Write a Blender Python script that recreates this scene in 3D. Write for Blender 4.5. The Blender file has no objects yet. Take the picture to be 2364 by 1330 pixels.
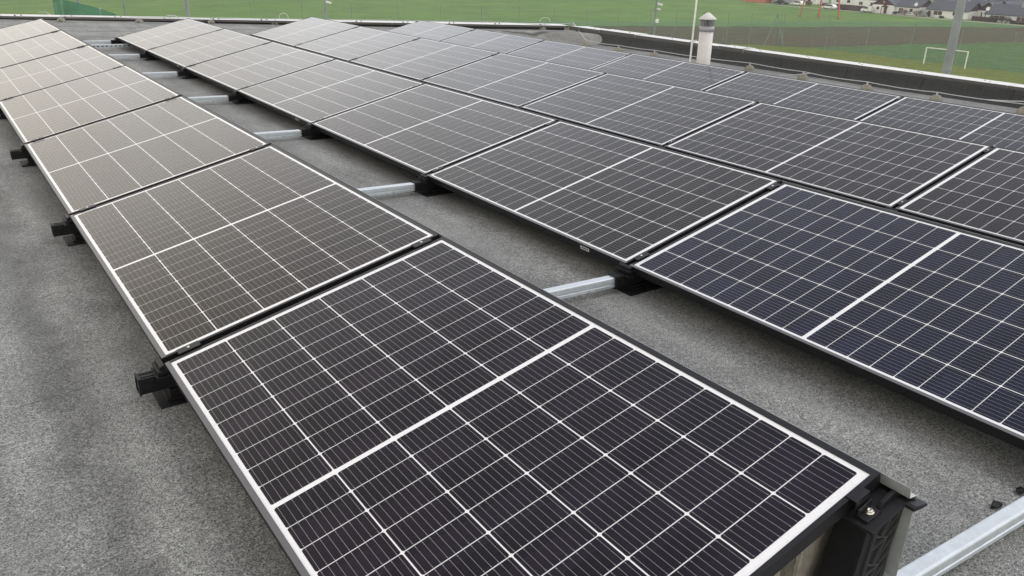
import bpy, bmesh, math, random
from mathutils import Vector, Matrix

# ------------------------------------------------------------------ camera, sky, sun, exposure
scene = bpy.context.scene
col = scene.collection
CAM = Vector((-0.42227, -0.69452, 1.30921))
ROT = (1.1759852, -0.0192095, -0.6126397)
F_PX, W_PX, H_PX = 1871.85, 2364.0, 1330.0
cd = bpy.data.cameras.new('camera')
cam = bpy.data.objects.new('camera', cd)
col.objects.link(cam)
cam.location = CAM
cam.rotation_euler = ROT
cd.sensor_width = 36.0
cd.lens = F_PX / W_PX * 36.0
cd.clip_start = 0.05
cd.clip_end = 6000
scene.camera = cam

SUN_EL, SUN_AZ = math.radians(50), math.radians(118)     # azimuth clockwise from +Y
world = bpy.data.worlds.new('World')
scene.world = world
world.use_nodes = True
wn, wl = world.node_tree.nodes, world.node_tree.links
bg = wn['Background']
sky = wn.new('ShaderNodeTexSky')
sky.sky_type = 'NISHITA'
sky.sun_disc = False
sky.sun_elevation = SUN_EL
sky.sun_rotation = SUN_AZ
sky.dust_density = 4.0
sky.air_density = 1.0
# cloud layer: the sky colour greyed, plus an even cloud brightness that falls towards the horizon
hsv = wn.new('ShaderNodeHueSaturation')
hsv.inputs['Saturation'].default_value = 0.18
wl.new(sky.outputs[0], hsv.inputs['Color'])
geo = wn.new('ShaderNodeNewGeometry')
sep = wn.new('ShaderNodeSeparateXYZ')
tc = wn.new('ShaderNodeTexCoord')
wl.new(tc.outputs['Generated'], sep.inputs[0])
ramp = wn.new('ShaderNodeValToRGB')
els = ramp.color_ramp.elements
els[0].position, els[0].color = 0.0, (1.36, 1.35, 1.31, 1)
els[1].position, els[1].color = 1.0, (0.68, 0.69, 0.84, 1)
for p_, c_ in ((0.12, (1.42, 1.40, 1.35, 1)), (0.20, (1.62, 1.58, 1.52, 1)), (0.30, (1.62, 1.58, 1.53, 1)), (0.42, (1.24, 1.21, 1.19, 1)), (0.62, (0.72, 0.715, 0.75, 1))):
    q_ = els.new(p_)
    q_.color = c_
wl.new(sep.outputs['Z'], ramp.inputs[0])
cn = wn.new('ShaderNodeTexNoise')
cn.inputs['Scale'].default_value = 2.2
cn.inputs['Detail'].default_value = 4
wl.new(tc.outputs['Generated'], cn.inputs['Vector'])
cm = wn.new('ShaderNodeMapRange')
cm.inputs['From Min'].default_value = 0.3
cm.inputs['From Max'].default_value = 0.7
cm.inputs['To Min'].default_value = 10.6
cm.inputs['To Max'].default_value = 14.6
wl.new(cn.outputs['Fac'], cm.inputs['Value'])
mul = wn.new('ShaderNodeVectorMath')
mul.operation = 'SCALE'
wl.new(ramp.outputs[0], mul.inputs[0])
# the cloud is thinner, so brighter, towards -X
sx = wn.new('ShaderNodeMapRange')
sx.inputs['From Min'].default_value = -0.1
sx.inputs['From Max'].default_value = 0.7
sx.inputs['To Min'].default_value = 1.0
sx.inputs['To Max'].default_value = 0.95
wl.new(sep.outputs['X'], sx.inputs['Value'])
mm = wn.new('ShaderNodeMath')
mm.operation = 'MULTIPLY'
wl.new(cm.outputs[0], mm.inputs[0])
wl.new(sx.outputs[0], mm.inputs[1])
wl.new(mm.outputs[0], mul.inputs['Scale'])
sh = wn.new('ShaderNodeMapRange')                       # warmer cloud to -X, bluer to +X
sh.inputs['From Min'].default_value = 0.0
sh.inputs['From Max'].default_value = 0.5
wl.new(sep.outputs['X'], sh.inputs['Value'])
tint = wn.new('ShaderNodeMix')
tint.data_type = 'RGBA'
tint.inputs[6].default_value = (1.04, 1.0, 0.93, 1)
tint.inputs[7].default_value = (0.94, 1.0, 1.10, 1)
wl.new(sh.outputs[0], tint.inputs['Factor'])
tm = wn.new('ShaderNodeVectorMath')
tm.operation = 'MULTIPLY'
wl.new(mul.outputs[0], tm.inputs[0])
wl.new(tint.outputs[2], tm.inputs[1])
mx = wn.new('ShaderNodeMix')
mx.data_type = 'RGBA'
mx.inputs['Factor'].default_value = 0.85
wl.new(hsv.outputs[0], mx.inputs[6])
wl.new(tm.outputs[0], mx.inputs[7])
wl.new(mx.outputs[2], bg.inputs['Color'])
bg.inputs['Strength'].default_value = 0.10

sd = bpy.data.lights.new('sun', 'SUN')
sd.energy = 0.9
sd.angle = math.radians(40)
sd.color = (1.0, 0.985, 0.955)
sun = bpy.data.objects.new('sun', sd)
col.objects.link(sun)
sdir = Vector((math.sin(SUN_AZ) * math.cos(SUN_EL), math.cos(SUN_AZ) * math.cos(SUN_EL), math.sin(SUN_EL)))
sun.rotation_euler = sdir.to_track_quat('Z', 'Y').to_euler()
sun.location = (0, 0, 50)

scene.view_settings.view_transform = 'Standard'
scene.view_settings.look = 'None'
scene.view_settings.gamma = 1
scene.view_settings.exposure = 0.0
scene.cycles.max_bounces = 6
scene.cycles.use_denoising = True

rnd = random.Random(7)
PI = math.pi

# ------------------------------------------------------------------ helpers
CM = Matrix.Rotation(ROT[2], 3, 'Z') @ Matrix.Rotation(ROT[1], 3, 'Y') @ Matrix.Rotation(ROT[0], 3, 'X')


def ray(u, v):
    return (CM @ Vector(((u - W_PX / 2) / F_PX, -(v - H_PX / 2) / F_PX, -1))).normalized()


def at(u, v, z):
    d = ray(u, v)
    return CAM + d * ((z - CAM.z) / d.z)


def atd(u, v, dist):
    """Point on the sight line at a horizontal distance."""
    d = ray(u, v)
    return CAM + d * (dist / math.hypot(d.x, d.y))


class MB:
    def __init__(self):
        self.v, self.f, self.m, self.sm = [], [], [], []

    def add(self, vs, fs, mi=0, smooth=False):
        o = len(self.v)
        self.v += [tuple(p) for p in vs]
        for q in fs:
            self.f.append([o + i for i in q])
            self.m.append(mi)
            self.sm.append(smooth)

    def box(self, a, b, mi=0, M=None):
        x0, y0, z0 = a
        x1, y1, z1 = b
        vs = [Vector(p) for p in ((x0, y0, z0), (x1, y0, z0), (x1, y1, z0), (x0, y1, z0), (x0, y0, z1), (x1, y0, z1), (x1, y1, z1), (x0, y1, z1))]
        if M is not None:
            vs = [M @ p for p in vs]
        self.add(vs, [(3, 2, 1, 0), (4, 5, 6, 7), (0, 1, 5, 4), (1, 2, 6, 5), (2, 3, 7, 6), (3, 0, 4, 7)], mi)

    def bar(self, a, b, w, h, mi=0, up=(0, 0, 1)):
        a, b = Vector(a), Vector(b)
        d = (b - a)
        L = d.length
        d.normalize()
        u = Vector(up)
        s = d.cross(u)
        if s.length < 1e-6:
            s = d.cross(Vector((1, 0, 0)))
        s.normalize()
        t = s.cross(d)
        M = Matrix((s, d, t)).transposed().to_4x4()
        M.translation = a
        self.box((-w / 2, 0, -h / 2), (w / 2, L, h / 2), mi, M)

    def prism(self, poly, d0, d1, plane='xz', mi=0):
        """Extrude a 2-D polygon: 'xz' along y, 'yz' along x, 'xy' along z."""
        n = len(poly)
        def P(p, d):
            return {'xz': (p[0], d, p[1]), 'yz': (d, p[0], p[1]), 'xy': (p[0], p[1], d)}[plane]
        vs = [P(p, d0) for p in poly] + [P(p, d1) for p in poly]
        fs = [(i, (i + 1) % n, n + (i + 1) % n, n + i) for i in range(n)]
        fs += [tuple(range(n - 1, -1, -1)), tuple(range(n, 2 * n))]
        self.add(vs, fs, mi)

    def tube(self, path, r, seg=8, mi=0, caps=True):
        path = [Vector(p) for p in path]
        n = len(path)
        rr = r if isinstance(r, (list, tuple)) else [r] * n
        prev = None
        rings = []
        for i, p in enumerate(path):
            d = (path[min(i + 1, n - 1)] - path[max(i - 1, 0)]).normalized()
            if prev is None:
                prev = d.orthogonal().normalized()
            a = (prev - d * prev.dot(d)).normalized()
            b = d.cross(a)
            prev = a
            rings.append([p + (a * math.cos(2 * PI * k / seg) + b * math.sin(2 * PI * k / seg)) * rr[i] for k in range(seg)])
        vs = [q for rg in rings for q in rg]
        fs = [(i * seg + k, i * seg + (k + 1) % seg, (i + 1) * seg + (k + 1) % seg, (i + 1) * seg + k) for i in range(n - 1) for k in range(seg)]
        self.add(vs, fs, mi, True)
        if caps:
            self.add(rings[0], [tuple(range(seg - 1, -1, -1))], mi)
            self.add(rings[-1], [tuple(range(seg))], mi)

    def lathe(self, prof, c=(0, 0, 0), seg=24, mi=0, smooth=True):
        vs = [(c[0] + r * math.cos(2 * PI * k / seg), c[1] + r * math.sin(2 * PI * k / seg), c[2] + z) for r, z in prof for k in range(seg)]
        fs = [(i * seg + k, i * seg + (k + 1) % seg, (i + 1) * seg + (k + 1) % seg, (i + 1) * seg + k) for i in range(len(prof) - 1) for k in range(seg)]
        self.add(vs, fs, mi, smooth)

    def mesh(self, name, mats, bevel=0.0):
        me = bpy.data.meshes.new(name)
        me.from_pydata(self.v, [], self.f)
        for m in (mats if isinstance(mats, (list, tuple)) else [mats]):
            me.materials.append(m)
        me.polygons.foreach_set('material_index', self.m)
        me.polygons.foreach_set('use_smooth', self.sm)
        me.update()
        bm = bmesh.new()
        bm.from_mesh(me)
        if bevel > 0:
            bmesh.ops.remove_doubles(bm, verts=bm.verts, dist=1e-6)
            es = [e for e in bm.edges if len(e.link_faces) == 2 and e.calc_face_angle(0) > 0.6]
            bmesh.ops.bevel(bm, geom=es, offset=bevel, segments=2, affect='EDGES', profile=0.6)
        bmesh.ops.recalc_face_normals(bm, faces=bm.faces)
        bm.to_mesh(me)
        bm.free()
        return me

    def build(self, name, mats, parent=None, bevel=0.0):
        return inst(name, self.mesh(name, mats, bevel), parent)


def inst(name, me, parent=None):
    o = bpy.data.objects.new(name, me)
    col.objects.link(o)
    if parent is not None:
        o.parent = parent
    return o


def tag(o, label, cat, group=None):
    o['label'] = label
    o['category'] = cat
    if group:
        o['group'] = group
    return o


def thing(name, label, cat, loc=(0, 0, 0), rot=(0, 0, 0), group=None):
    o = bpy.data.objects.new(name, None)
    o.empty_display_size = 0.1
    col.objects.link(o)
    o.location = loc
    o.rotation_euler = rot
    return tag(o, label, cat, group)


def structure(o, kind='structure'):
    o['kind'] = kind
    return o


def copy_tree(o, parent=None):
    c = o.copy()
    col.objects.link(c)
    c.parent = parent
    for ch in [k for k in o.children]:
        copy_tree(ch, c)
    return c


# ------------------------------------------------------------------ materials
def mat(name, base=(0.5, 0.5, 0.5), rough=0.6, metal=0.0, var=0.0, vscale=5.0, bump=0.0, bscale=50.0, spec=0.5, coat=0.0, dark=None, dscale=1.0, damt=0.0):
    m = bpy.data.materials.new(name)
    m.use_nodes = True
    n, l = m.node_tree.nodes, m.node_tree.links
    b = n['Principled BSDF']
    b.inputs['Roughness'].default_value = rough
    b.inputs['Metallic'].default_value = metal
    b.inputs['Specular IOR Level'].default_value = spec
    b.inputs['Base Color'].default_value = (*base, 1)
    tcn = n.new('ShaderNodeTexCoord')
    if var > 0:
        nz = n.new('ShaderNodeTexNoise')
        nz.inputs['Scale'].default_value = vscale
        nz.inputs['Detail'].default_value = 6
        nz.inputs['Roughness'].default_value = 0.65
        l.new(tcn.outputs['Object'], nz.inputs['Vector'])
        mr = n.new('ShaderNodeMapRange')
        mr.inputs['From Min'].default_value = 0.3
        mr.inputs['From Max'].default_value = 0.7
        mr.inputs['To Min'].default_value = 1 - var
        mr.inputs['To Max'].default_value = 1 + var
        l.new(nz.outputs['Fac'], mr.inputs['Value'])
        sc = n.new('ShaderNodeVectorMath')
        sc.operation = 'SCALE'
        sc.inputs[0].default_value = base
        l.new(mr.outputs[0], sc.inputs['Scale'])
        l.new(sc.outputs[0], b.inputs['Base Color'])
    if bump > 0:
        nb = n.new('ShaderNodeTexNoise')
        nb.inputs['Scale'].default_value = bscale
        nb.inputs['Detail'].default_value = 5
        l.new(tcn.outputs['Object'], nb.inputs['Vector'])
        bp = n.new('ShaderNodeBump')
        bp.inputs['Strength'].default_value = bump
        bp.inputs['Distance'].default_value = 0.01
        l.new(nb.outputs['Fac'], bp.inputs['Height'])
        l.new(bp.outputs[0], b.inputs['Normal'])
    return m


class NT:
    """Small node helper for the richer materials."""
    def __init__(self, name):
        self.m = bpy.data.materials.new(name)
        self.m.use_nodes = True
        self.n, self.l = self.m.node_tree.nodes, self.m.node_tree.links
        self.b = self.n['Principled BSDF']
        self.tc = self.n.new('ShaderNodeTexCoord')

    def put(self, v, s):
        if hasattr(v, 'default_value') or hasattr(v, 'is_linked'):
            self.l.new(v, s)
        else:
            s.default_value = v

    def math(self, op, a, b=None, c=None, clamp=False):
        x = self.n.new('ShaderNodeMath')
        x.operation = op
        x.use_clamp = clamp
        self.put(a, x.inputs[0])
        if b is not None:
            self.put(b, x.inputs[1])
        if c is not None:
            self.put(c, x.inputs[2])
        return x.outputs[0]

    def noise(self, scale, detail=4, rough=0.6, vec=None, dist=0.0):
        x = self.n.new('ShaderNodeTexNoise')
        x.inputs['Scale'].default_value = scale
        x.inputs['Detail'].default_value = detail
        x.inputs['Roughness'].default_value = rough
        x.inputs['Distortion'].default_value = dist
        self.l.new(vec if vec is not None else self.tc.outputs['Object'], x.inputs['Vector'])
        return x.outputs['Fac']

    def rng(self, v, a, b, c, d, smooth=False):
        x = self.n.new('ShaderNodeMapRange')
        if smooth:
            x.interpolation_type = 'SMOOTHSTEP'
        self.put(v, x.inputs['Value'])
        for k, q in zip(('From Min', 'From Max', 'To Min', 'To Max'), (a, b, c, d)):
            x.inputs[k].default_value = q
        return x.outputs[0]

    def mix(self, f, a, b):
        x = self.n.new('ShaderNodeMix')
        x.data_type = 'RGBA'
        self.put(f, x.inputs['Factor'])
        for v, s in ((a, x.inputs[6]), (b, x.inputs[7])):
            if isinstance(v, tuple):
                s.default_value = (*v[:3], 1)
            else:
                self.l.new(v, s)
        return x.outputs[2]

    def scale(self, c, f):
        x = self.n.new('ShaderNodeVectorMath')
        x.operation = 'SCALE'
        if isinstance(c, tuple):
            x.inputs[0].default_value = c[:3]
        else:
            self.l.new(c, x.inputs[0])
        self.put(f, x.inputs['Scale'])
        return x.outputs[0]

    def xyz(self, out='Object'):
        x = self.n.new('ShaderNodeSeparateXYZ')
        self.l.new(self.tc.outputs[out], x.inputs[0])
        return x.outputs

    def bump(self, h, strength, dist=0.01):
        x = self.n.new('ShaderNodeBump')
        x.inputs['Strength'].default_value = strength
        x.inputs['Distance'].default_value = dist
        self.l.new(h, x.inputs['Height'])
        self.l.new(x.outputs[0], self.b.inputs['Normal'])


M = {}


def membrane(name, base, seams):
    t = NT(name)
    fine = t.noise(210, 3, 0.75)
    grain = t.noise(80, 4, 0.7)
    big = t.noise(1.6, 6, 0.62)
    mid = t.noise(9, 5, 0.6)
    k = t.math('MULTIPLY', t.rng(fine, 0.34, 0.66, 0.10, 2.0), t.rng(grain, 0.3, 0.7, 0.55, 1.45))
    if seams:
        st = t.n.new('ShaderNodeMapping')
        st.inputs['Scale'].default_value = (3.2, 0.45, 1)
        t.l.new(t.tc.outputs['Object'], st.inputs[0])
        k = t.math('MULTIPLY', k, t.rng(t.noise(1.5, 5, 0.6, st.outputs[0]), 0.3, 0.7, 0.76, 1.26))
    k = t.math('MULTIPLY', k, t.rng(big, 0.3, 0.7, 0.84, 1.15))
    k = t.math('MULTIPLY', k, t.rng(mid, 0.3, 0.7, 0.88, 1.12))
    x, y, z = t.xyz()
    if seams:
        # broad darker trough along the left side of the rows
        wob = t.rng(t.noise(2.5, 3), 0.3, 0.7, -0.06, 0.06)
        dx = t.math('ABSOLUTE', t.math('ADD', t.math('ADD', x, 0.27), wob))
        tr = t.rng(dx, 0.0, 0.13, 1, 0, True)
        tr = t.math('MULTIPLY', tr, t.rng(t.noise(9, 4), 0.35, 0.65, 0.4, 1.0))
        k = t.math('MULTIPLY', k, t.rng(tr, 0, 1, 1.06, 0.48))
        # lap seams parallel to the far edge on the raised strip
        s = t.math('ADD', y, t.math('MULTIPLY', x, 0.58))
        s = t.math('ADD', s, t.rng(t.noise(1.2, 2), 0.3, 0.7, -0.06, 0.06))
        fr = t.math('ABSOLUTE', t.math('SUBTRACT', t.math('FRACT', t.math('MULTIPLY', s, 1 / 0.93)), 0.5))
        ln = t.math('MULTIPLY', t.rng(fr, 0.0, 0.075, 1, 0), t.rng(s, 14.2, 14.6, 0, 1))
        k = t.math('MULTIPLY', k, t.rng(ln, 0, 1, 1.0, 0.25))
        # lap seams across the rows on the lower part
        fx = t.math('ABSOLUTE', t.math('SUBTRACT', t.math('FRACT', t.math('ADD', t.math('ADD', t.math('MULTIPLY', y, 1 / 0.89), t.math('MULTIPLY', x, -0.35)), t.rng(t.noise(1.7, 2), 0.3, 0.7, -0.84, -0.78))), 0.5))
        l2 = t.math('MULTIPLY', t.rng(fx, 0.002, 0.008, 1, 0), t.math('MULTIPLY', t.rng(t.noise(3.1, 2), 0.47, 0.56, 0, 1), t.rng(x, -0.16, -0.10, 1, 0)))
        k = t.math('MULTIPLY', k, t.rng(l2, 0, 1, 1.0, 0.28))
    if not seams:
        # vertical joints between the upstand sheets
        fy = t.math('ABSOLUTE', t.math('SUBTRACT', t.math('FRACT', t.math('ADD', t.math('MULTIPLY', y, 0.93), t.rng(t.noise(4, 2), 0.3, 0.7, -0.02, 0.02))), 0.5))
        k = t.math('MULTIPLY', k, t.rng(t.rng(fy, 0.003, 0.012, 1, 0), 0, 1, 1.0, 0.35))
    # pale mineral flecks
    vo = t.n.new('ShaderNodeTexVoronoi')
    vo.inputs['Scale'].default_value = 130
    t.l.new(t.tc.outputs['Object'], vo.inputs['Vector'])
    hx = t.n.new('ShaderNodeSeparateColor')
    t.l.new(vo.outputs['Color'], hx.inputs[0])
    fl = t.math('MULTIPLY', t.rng(vo.outputs['Distance'], 0.10, 0.22, 1, 0), t.math('GREATER_THAN', hx.outputs[0], 0.88))
    c = t.mix(big, base, (base[0] * 1.02, base[1] * 1.04, base[2] * 0.99))
    c = t.scale(c, k)
    c = t.mix(t.math('MULTIPLY', fl, 0.75), c, (0.50, 0.51, 0.49))
    t.l.new(c, t.b.inputs['Base Color'])
    t.b.inputs['Roughness'].default_value = 0.78
    t.bump(t.math('ADD', fine, t.math('MULTIPLY', grain, 0.8)), 0.55, 0.006)
    return t.m


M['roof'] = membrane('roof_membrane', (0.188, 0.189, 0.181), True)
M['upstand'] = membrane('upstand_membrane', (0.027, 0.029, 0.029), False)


def cell_material():
    t = NT('solar_cell')
    uv = t.n.new('ShaderNodeSeparateXYZ')
    t.l.new(t.tc.outputs['UV'], uv.inputs[0])
    f = t.math('ABSOLUTE', t.math('SUBTRACT', t.math('FRACT', t.math('MULTIPLY', uv.outputs[0], 9.0)), 0.5))
    line = t.math('LESS_THAN', f, 0.028)
    # solder pads near both ends of each busbar
    e = t.math('ABSOLUTE', t.math('SUBTRACT', uv.outputs[1], 0.5))
    pad = t.math('MULTIPLY', t.math('LESS_THAN', f, 0.06), t.math('GREATER_THAN', t.math('SUBTRACT', 0.018, t.math('ABSOLUTE', t.math('SUBTRACT', e, 0.44))), 0.0))
    oi = t.n.new('ShaderNodeObjectInfo')
    big = t.noise(2.0, 3)
    ox, oy, oz = t.xyz()
    cb = t.n.new('ShaderNodeCombineXYZ')
    t.l.new(t.math('FLOOR', t.math('MULTIPLY', ox, 6.1)), cb.inputs[0])
    t.l.new(t.math('FLOOR', t.math('MULTIPLY', oy, 11.7)), cb.inputs[1])
    t.l.new(oi.outputs['Random'], cb.inputs[2])
    wnz = t.n.new('ShaderNodeTexWhiteNoise')
    t.l.new(cb.outputs[0], wnz.inputs[0])
    c = t.scale(oi.outputs['Color'], t.math('MULTIPLY', t.rng(big, 0.3, 0.7, 0.8, 1.2), t.rng(wnz.outputs[0], 0, 1, 0.65, 1.4)))
    c = t.mix(t.math('MULTIPLY', line, 0.75), c, (0.30, 0.29, 0.28))
    c = t.mix(t.math('MULTIPLY', pad, 0.25), c, (0.45, 0.45, 0.43))
    t.l.new(c, t.b.inputs['Base Color'])
    t.b.inputs['Roughness'].default_value = 0.35
    t.b.inputs['Specular IOR Level'].default_value = 0.0
    t.b.inputs['Coat Weight'].default_value = 1.0
    t.b.inputs['Coat IOR'].default_value = 1.30
    t.l.new(t.rng(t.noise(14, 5), 0.3, 0.7, 0.05, 0.12), t.b.inputs['Coat Roughness'])
    return t.m


M['cell'] = cell_material()
def backsheet_material():
    t = NT('white_backsheet')
    d = t.rng(t.noise(70, 6, 0.7), 0.52, 0.70, 0, 1)
    d2 = t.rng(t.noise(6, 4, 0.6), 0.35, 0.7, 0.1, 1)
    c = t.mix(t.math('MULTIPLY', t.math('MULTIPLY', d, d2), 0.42), (0.77, 0.77, 0.755), (0.45, 0.44, 0.41))
    t.l.new(c, t.b.inputs['Base Color'])
    t.b.inputs['Roughness'].default_value = 0.5
    return t.m


M['backsheet'] = backsheet_material()
M['backsheet'].node_tree.nodes['Principled BSDF'].inputs['Coat Weight'].default_value = 1.0
M['backsheet'].node_tree.nodes['Principled BSDF'].inputs['Coat Roughness'].default_value = 0.08
M['frame'] = mat('black_anodised_frame', (0.010, 0.010, 0.011), 0.40, spec=0.28, var=0.15, vscale=12)
M['plastic'] = mat('black_plastic', (0.010, 0.010, 0.011), 0.5, spec=0.25, var=0.2, vscale=25, bump=0.1, bscale=300)
M['lip'] = mat('lip_sky_sheen', (0.13, 0.13, 0.132), 0.4, 0.4)
M['rib'] = mat('rib_plastic', (0.05, 0.05, 0.05), 0.5)
M['galv'] = mat('galvanised_steel', (0.53, 0.57, 0.59), 0.42, 0.35, var=0.12, vscale=22, bump=0.05, bscale=90)
M['galv_dark'] = mat('galvanised_sheet', (0.44, 0.47, 0.46), 0.5, 0.5, var=0.15, vscale=14)
M['steel'] = mat('stainless_bolt', (0.65, 0.62, 0.55), 0.28, 0.9)
M['slot'] = mat('slot_shadow', (0.01, 0.01, 0.01), 0.8)
M['concrete'] = mat('concrete', (0.25, 0.238, 0.195), 0.85, var=0.28, vscale=28, bump=0.5, bscale=130)
M['paver'] = mat('paver_concrete', (0.30, 0.285, 0.235), 0.9, var=0.22, vscale=30, bump=0.45, bscale=160)
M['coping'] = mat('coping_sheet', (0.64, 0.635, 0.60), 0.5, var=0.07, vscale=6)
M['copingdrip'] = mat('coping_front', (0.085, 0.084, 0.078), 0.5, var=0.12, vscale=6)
M['wire'] = mat('aluminium_wire', (0.5, 0.51, 0.5), 0.4, 0.6)
M['pvc'] = mat('painted_vent', (0.60, 0.59, 0.56), 0.5, var=0.06, vscale=9)
M['pvcband'] = mat('vent_collar', (0.33, 0.33, 0.33), 0.5)
M['wallpaint'] = mat('facade_render', (0.5, 0.5, 0.48), 0.85, var=0.06)
M['pole'] = mat('galvanised_pole', (0.27, 0.29, 0.30), 0.55, 0.2, var=0.12, vscale=3)
M['fencepost'] = mat('fence_post', (0.20, 0.25, 0.235), 0.6, var=0.1)
M['greenpost'] = mat('green_post', (0.16, 0.27, 0.20), 0.6, var=0.1)
M['net'] = mat('green_net', (0.06, 0.20, 0.115), 0.8, var=0.15, vscale=3)
nn_ = M['net'].node_tree
tr_ = nn_.nodes.new('ShaderNodeBsdfTransparent')
ms_ = nn_.nodes.new('ShaderNodeMixShader')
ms_.inputs[0].default_value = 0.62
nn_.links.new(tr_.outputs[0], ms_.inputs[1])
nn_.links.new(nn_.nodes['Principled BSDF'].outputs[0], ms_.inputs[2])
nn_.links.new(ms_.outputs[0], nn_.nodes['Material Output'].inputs['Surface'])
M['white'] = mat('white_paint', (0.75, 0.77, 0.72), 0.5, var=0.04)
M['red'] = mat('red_lattice', (0.50, 0.14, 0.085), 0.6, var=0.1)
M['palelattice'] = mat('white_lattice', (0.66, 0.62, 0.58), 0.6)
M['housewall'] = mat('white_render', (0.80, 0.80, 0.77), 0.85, var=0.06, vscale=1.5)
M['rooftile'] = mat('grey_roof_tiles', (0.075, 0.082, 0.092), 0.75, var=0.18, vscale=1.2)
M['redtile'] = mat('red_roof_tiles', (0.36, 0.13, 0.07), 0.8, var=0.18, vscale=1.2)
M['cladding'] = mat('brown_cladding', (0.085, 0.038, 0.03), 0.7, var=0.2, vscale=2)
M['glass'] = mat('window_glass', (0.03, 0.032, 0.036), 0.15, spec=0.7)
M['shutter'] = mat('brown_shutter', (0.10, 0.06, 0.05), 0.7, var=0.1)
M['brick'] = mat('orange_brick', (0.46, 0.20, 0.12), 0.85, var=0.2, vscale=3)
M['greybrick'] = mat('grey_plaster', (0.30, 0.30, 0.30), 0.85, var=0.12, vscale=1)
M['hedge'] = mat('hedge_leaves', (0.06, 0.07, 0.035), 0.8, var=0.4, vscale=3)
M['dry'] = mat('dry_twigs', (0.17, 0.14, 0.085), 0.85, var=0.4, vscale=3)
M['fencewood'] = mat('dark_fence_boards', (0.07, 0.05, 0.045), 0.8, var=0.25, vscale=2)
M['tyre'] = mat('black_rubber', (0.02, 0.02, 0.02), 0.8)
M['sticker'] = mat('white_sticker', (0.7, 0.7, 0.7), 0.5)


def ground_mat(name, c1, c2, stripe=None, scale=0.05):
    t = NT(name)
    big = t.noise(scale, 6, 0.6)
    mid = t.noise(scale * 9, 6, 0.7)
    fine = t.noise(3.0, 5, 0.75)
    c = t.mix(t.rng(big, 0.32, 0.68, 0, 1), c1, c2)
    k = t.math('MULTIPLY', t.rng(mid, 0.3, 0.7, 0.80, 1.20), t.rng(fine, 0.25, 0.75, 0.58, 1.42))
    if stripe:
        x, y, z = t.xyz()
        s = t.math('ADD', t.math('MULTIPLY', x, stripe[0]), t.math('MULTIPLY', y, stripe[1]))
        cb = t.n.new('ShaderNodeCombineXYZ')
        t.l.new(s, cb.inputs[0])
        r = t.noise(stripe[2], 5, 0.7, cb.outputs[0])
        k = t.math('MULTIPLY', k, t.rng(r, 0.3, 0.7, 1 - stripe[3], 1 + stripe[3]))
    t.l.new(t.scale(c, k), t.b.inputs['Base Color'])
    t.b.inputs['Roughness'].default_value = 0.95
    t.b.inputs['Specular IOR Level'].default_value = 0.15
    t.bump(fine, 0.6, 0.15)
    return t.m


M['meadow'] = ground_mat('meadow_grass', (0.100, 0.184, 0.038), (0.126, 0.204, 0.054), (0.42, 0.9, 0.22, 0.16), 0.012)
M['greenband'] = ground_mat('young_crop', (0.085, 0.170, 0.062), (0.105, 0.185, 0.07), (0.42, 0.9, 0.5, 0.14), 0.03)
M['plough'] = ground_mat('ploughed_soil', (0.090, 0.070, 0.042), (0.076, 0.084, 0.040), (0.42, 0.9, 0.55, 0.28), 0.05)
M['verge'] = ground_mat('verge_grass', (0.066, 0.130, 0.036), (0.082, 0.140, 0.044), (0.3, 0.95, 0.3, 0.10), 0.05)
M['lawn'] = ground_mat('mossy_lawn', (0.110, 0.146, 0.028), (0.138, 0.158, 0.038), None, 0.08)
M['path'] = ground_mat('pale_gravel', (0.33, 0.31, 0.25), (0.38, 0.36, 0.30), None, 0.2)

# ------------------------------------------------------------------ ground and fields
ZG = -13.0


def sheet(name, poly, z, m, ragged=0.0):
    if ragged:                                            # uneven field edges
        rr, out = random.Random(len(name)), []
        for i, p in enumerate(poly):
            a, c = Vector(p), Vector(poly[(i + 1) % len(poly)])
            n = max(1, int((c - a).length / 1.6))
            nv = Vector((-(c - a).y, (c - a).x)).normalized()
            k = 0.0
            for q in range(n):
                k = 0.55 * k + rr.uniform(-1, 1) * ragged
                w = a.lerp(c, q / n) + nv * k
                out.append((w.x, w.y))
        poly = out
    b = MB()
    b.add([(x, y, z) for x, y in poly], [tuple(range(len(poly)))])
    return structure(b.build(name, m))


sheet('ground', [(-2500, -2500), (2500, -2500), (2500, 2500), (-2500, 2500)], ZG, M['meadow'])
sheet('crop_field', [(60, 175), (122.1, 145.2), (145.9, 134.8), (177.3, 122.5), (210, 108.5), (216.5, 105), (216.5, 89.4), (214, 90.7), (182.8, 105.6), (163.5, 113.1), (134.3, 126.5), (114, 135.8), (40, 171)], ZG + 0.02, M['greenband'])
sheet('ploughed_field', [(20, 150), (40, 170.6), (114, 135.6), (134.3, 126.2), (163.5, 112.8), (182.8, 105.3), (214, 90.5), (214, 62), (172.4, 74.6), (149.8, 81.2), (136.5, 83.8), (123, 87.1), (60, 105)], ZG + 0.04, M['plough'], 0.9)
sheet('grass_verge', [(122.9, -40), (122.9, 87), (136.5, 83.7), (149.8, 81.1), (172.4, 74.5), (213, 62.1), (213, -40)], ZG + 0.03, M['verge'])
sheet('lawn', [(9.9, -60), (9.9, 25), (60, 98), (112, 97), (118.6, 93.2), (122.6, 85), (122.7, -60)], ZG + 0.06, M['lawn'], 0.35)
sheet('path', [(217.3, -50), (217.6, 118), (221, 137), (223, 179), (220.8, 179), (218.8, 137), (214.6, 118), (214.4, -50)], ZG + 0.05, M['path'])

# ------------------------------------------------------------------ the roof we stand on
XS = [0.0, 1.9031, 3.7909, 5.7244]
ZK = [0.0, -0.0422, -0.0645, -0.1642]
YK = [0.0, -0.0748, -0.1748, -0.2359]
PITCH, H0, TILT = 1.7751, 0.10, 0.22477
PW, PL = 1.038, 1.755


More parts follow.
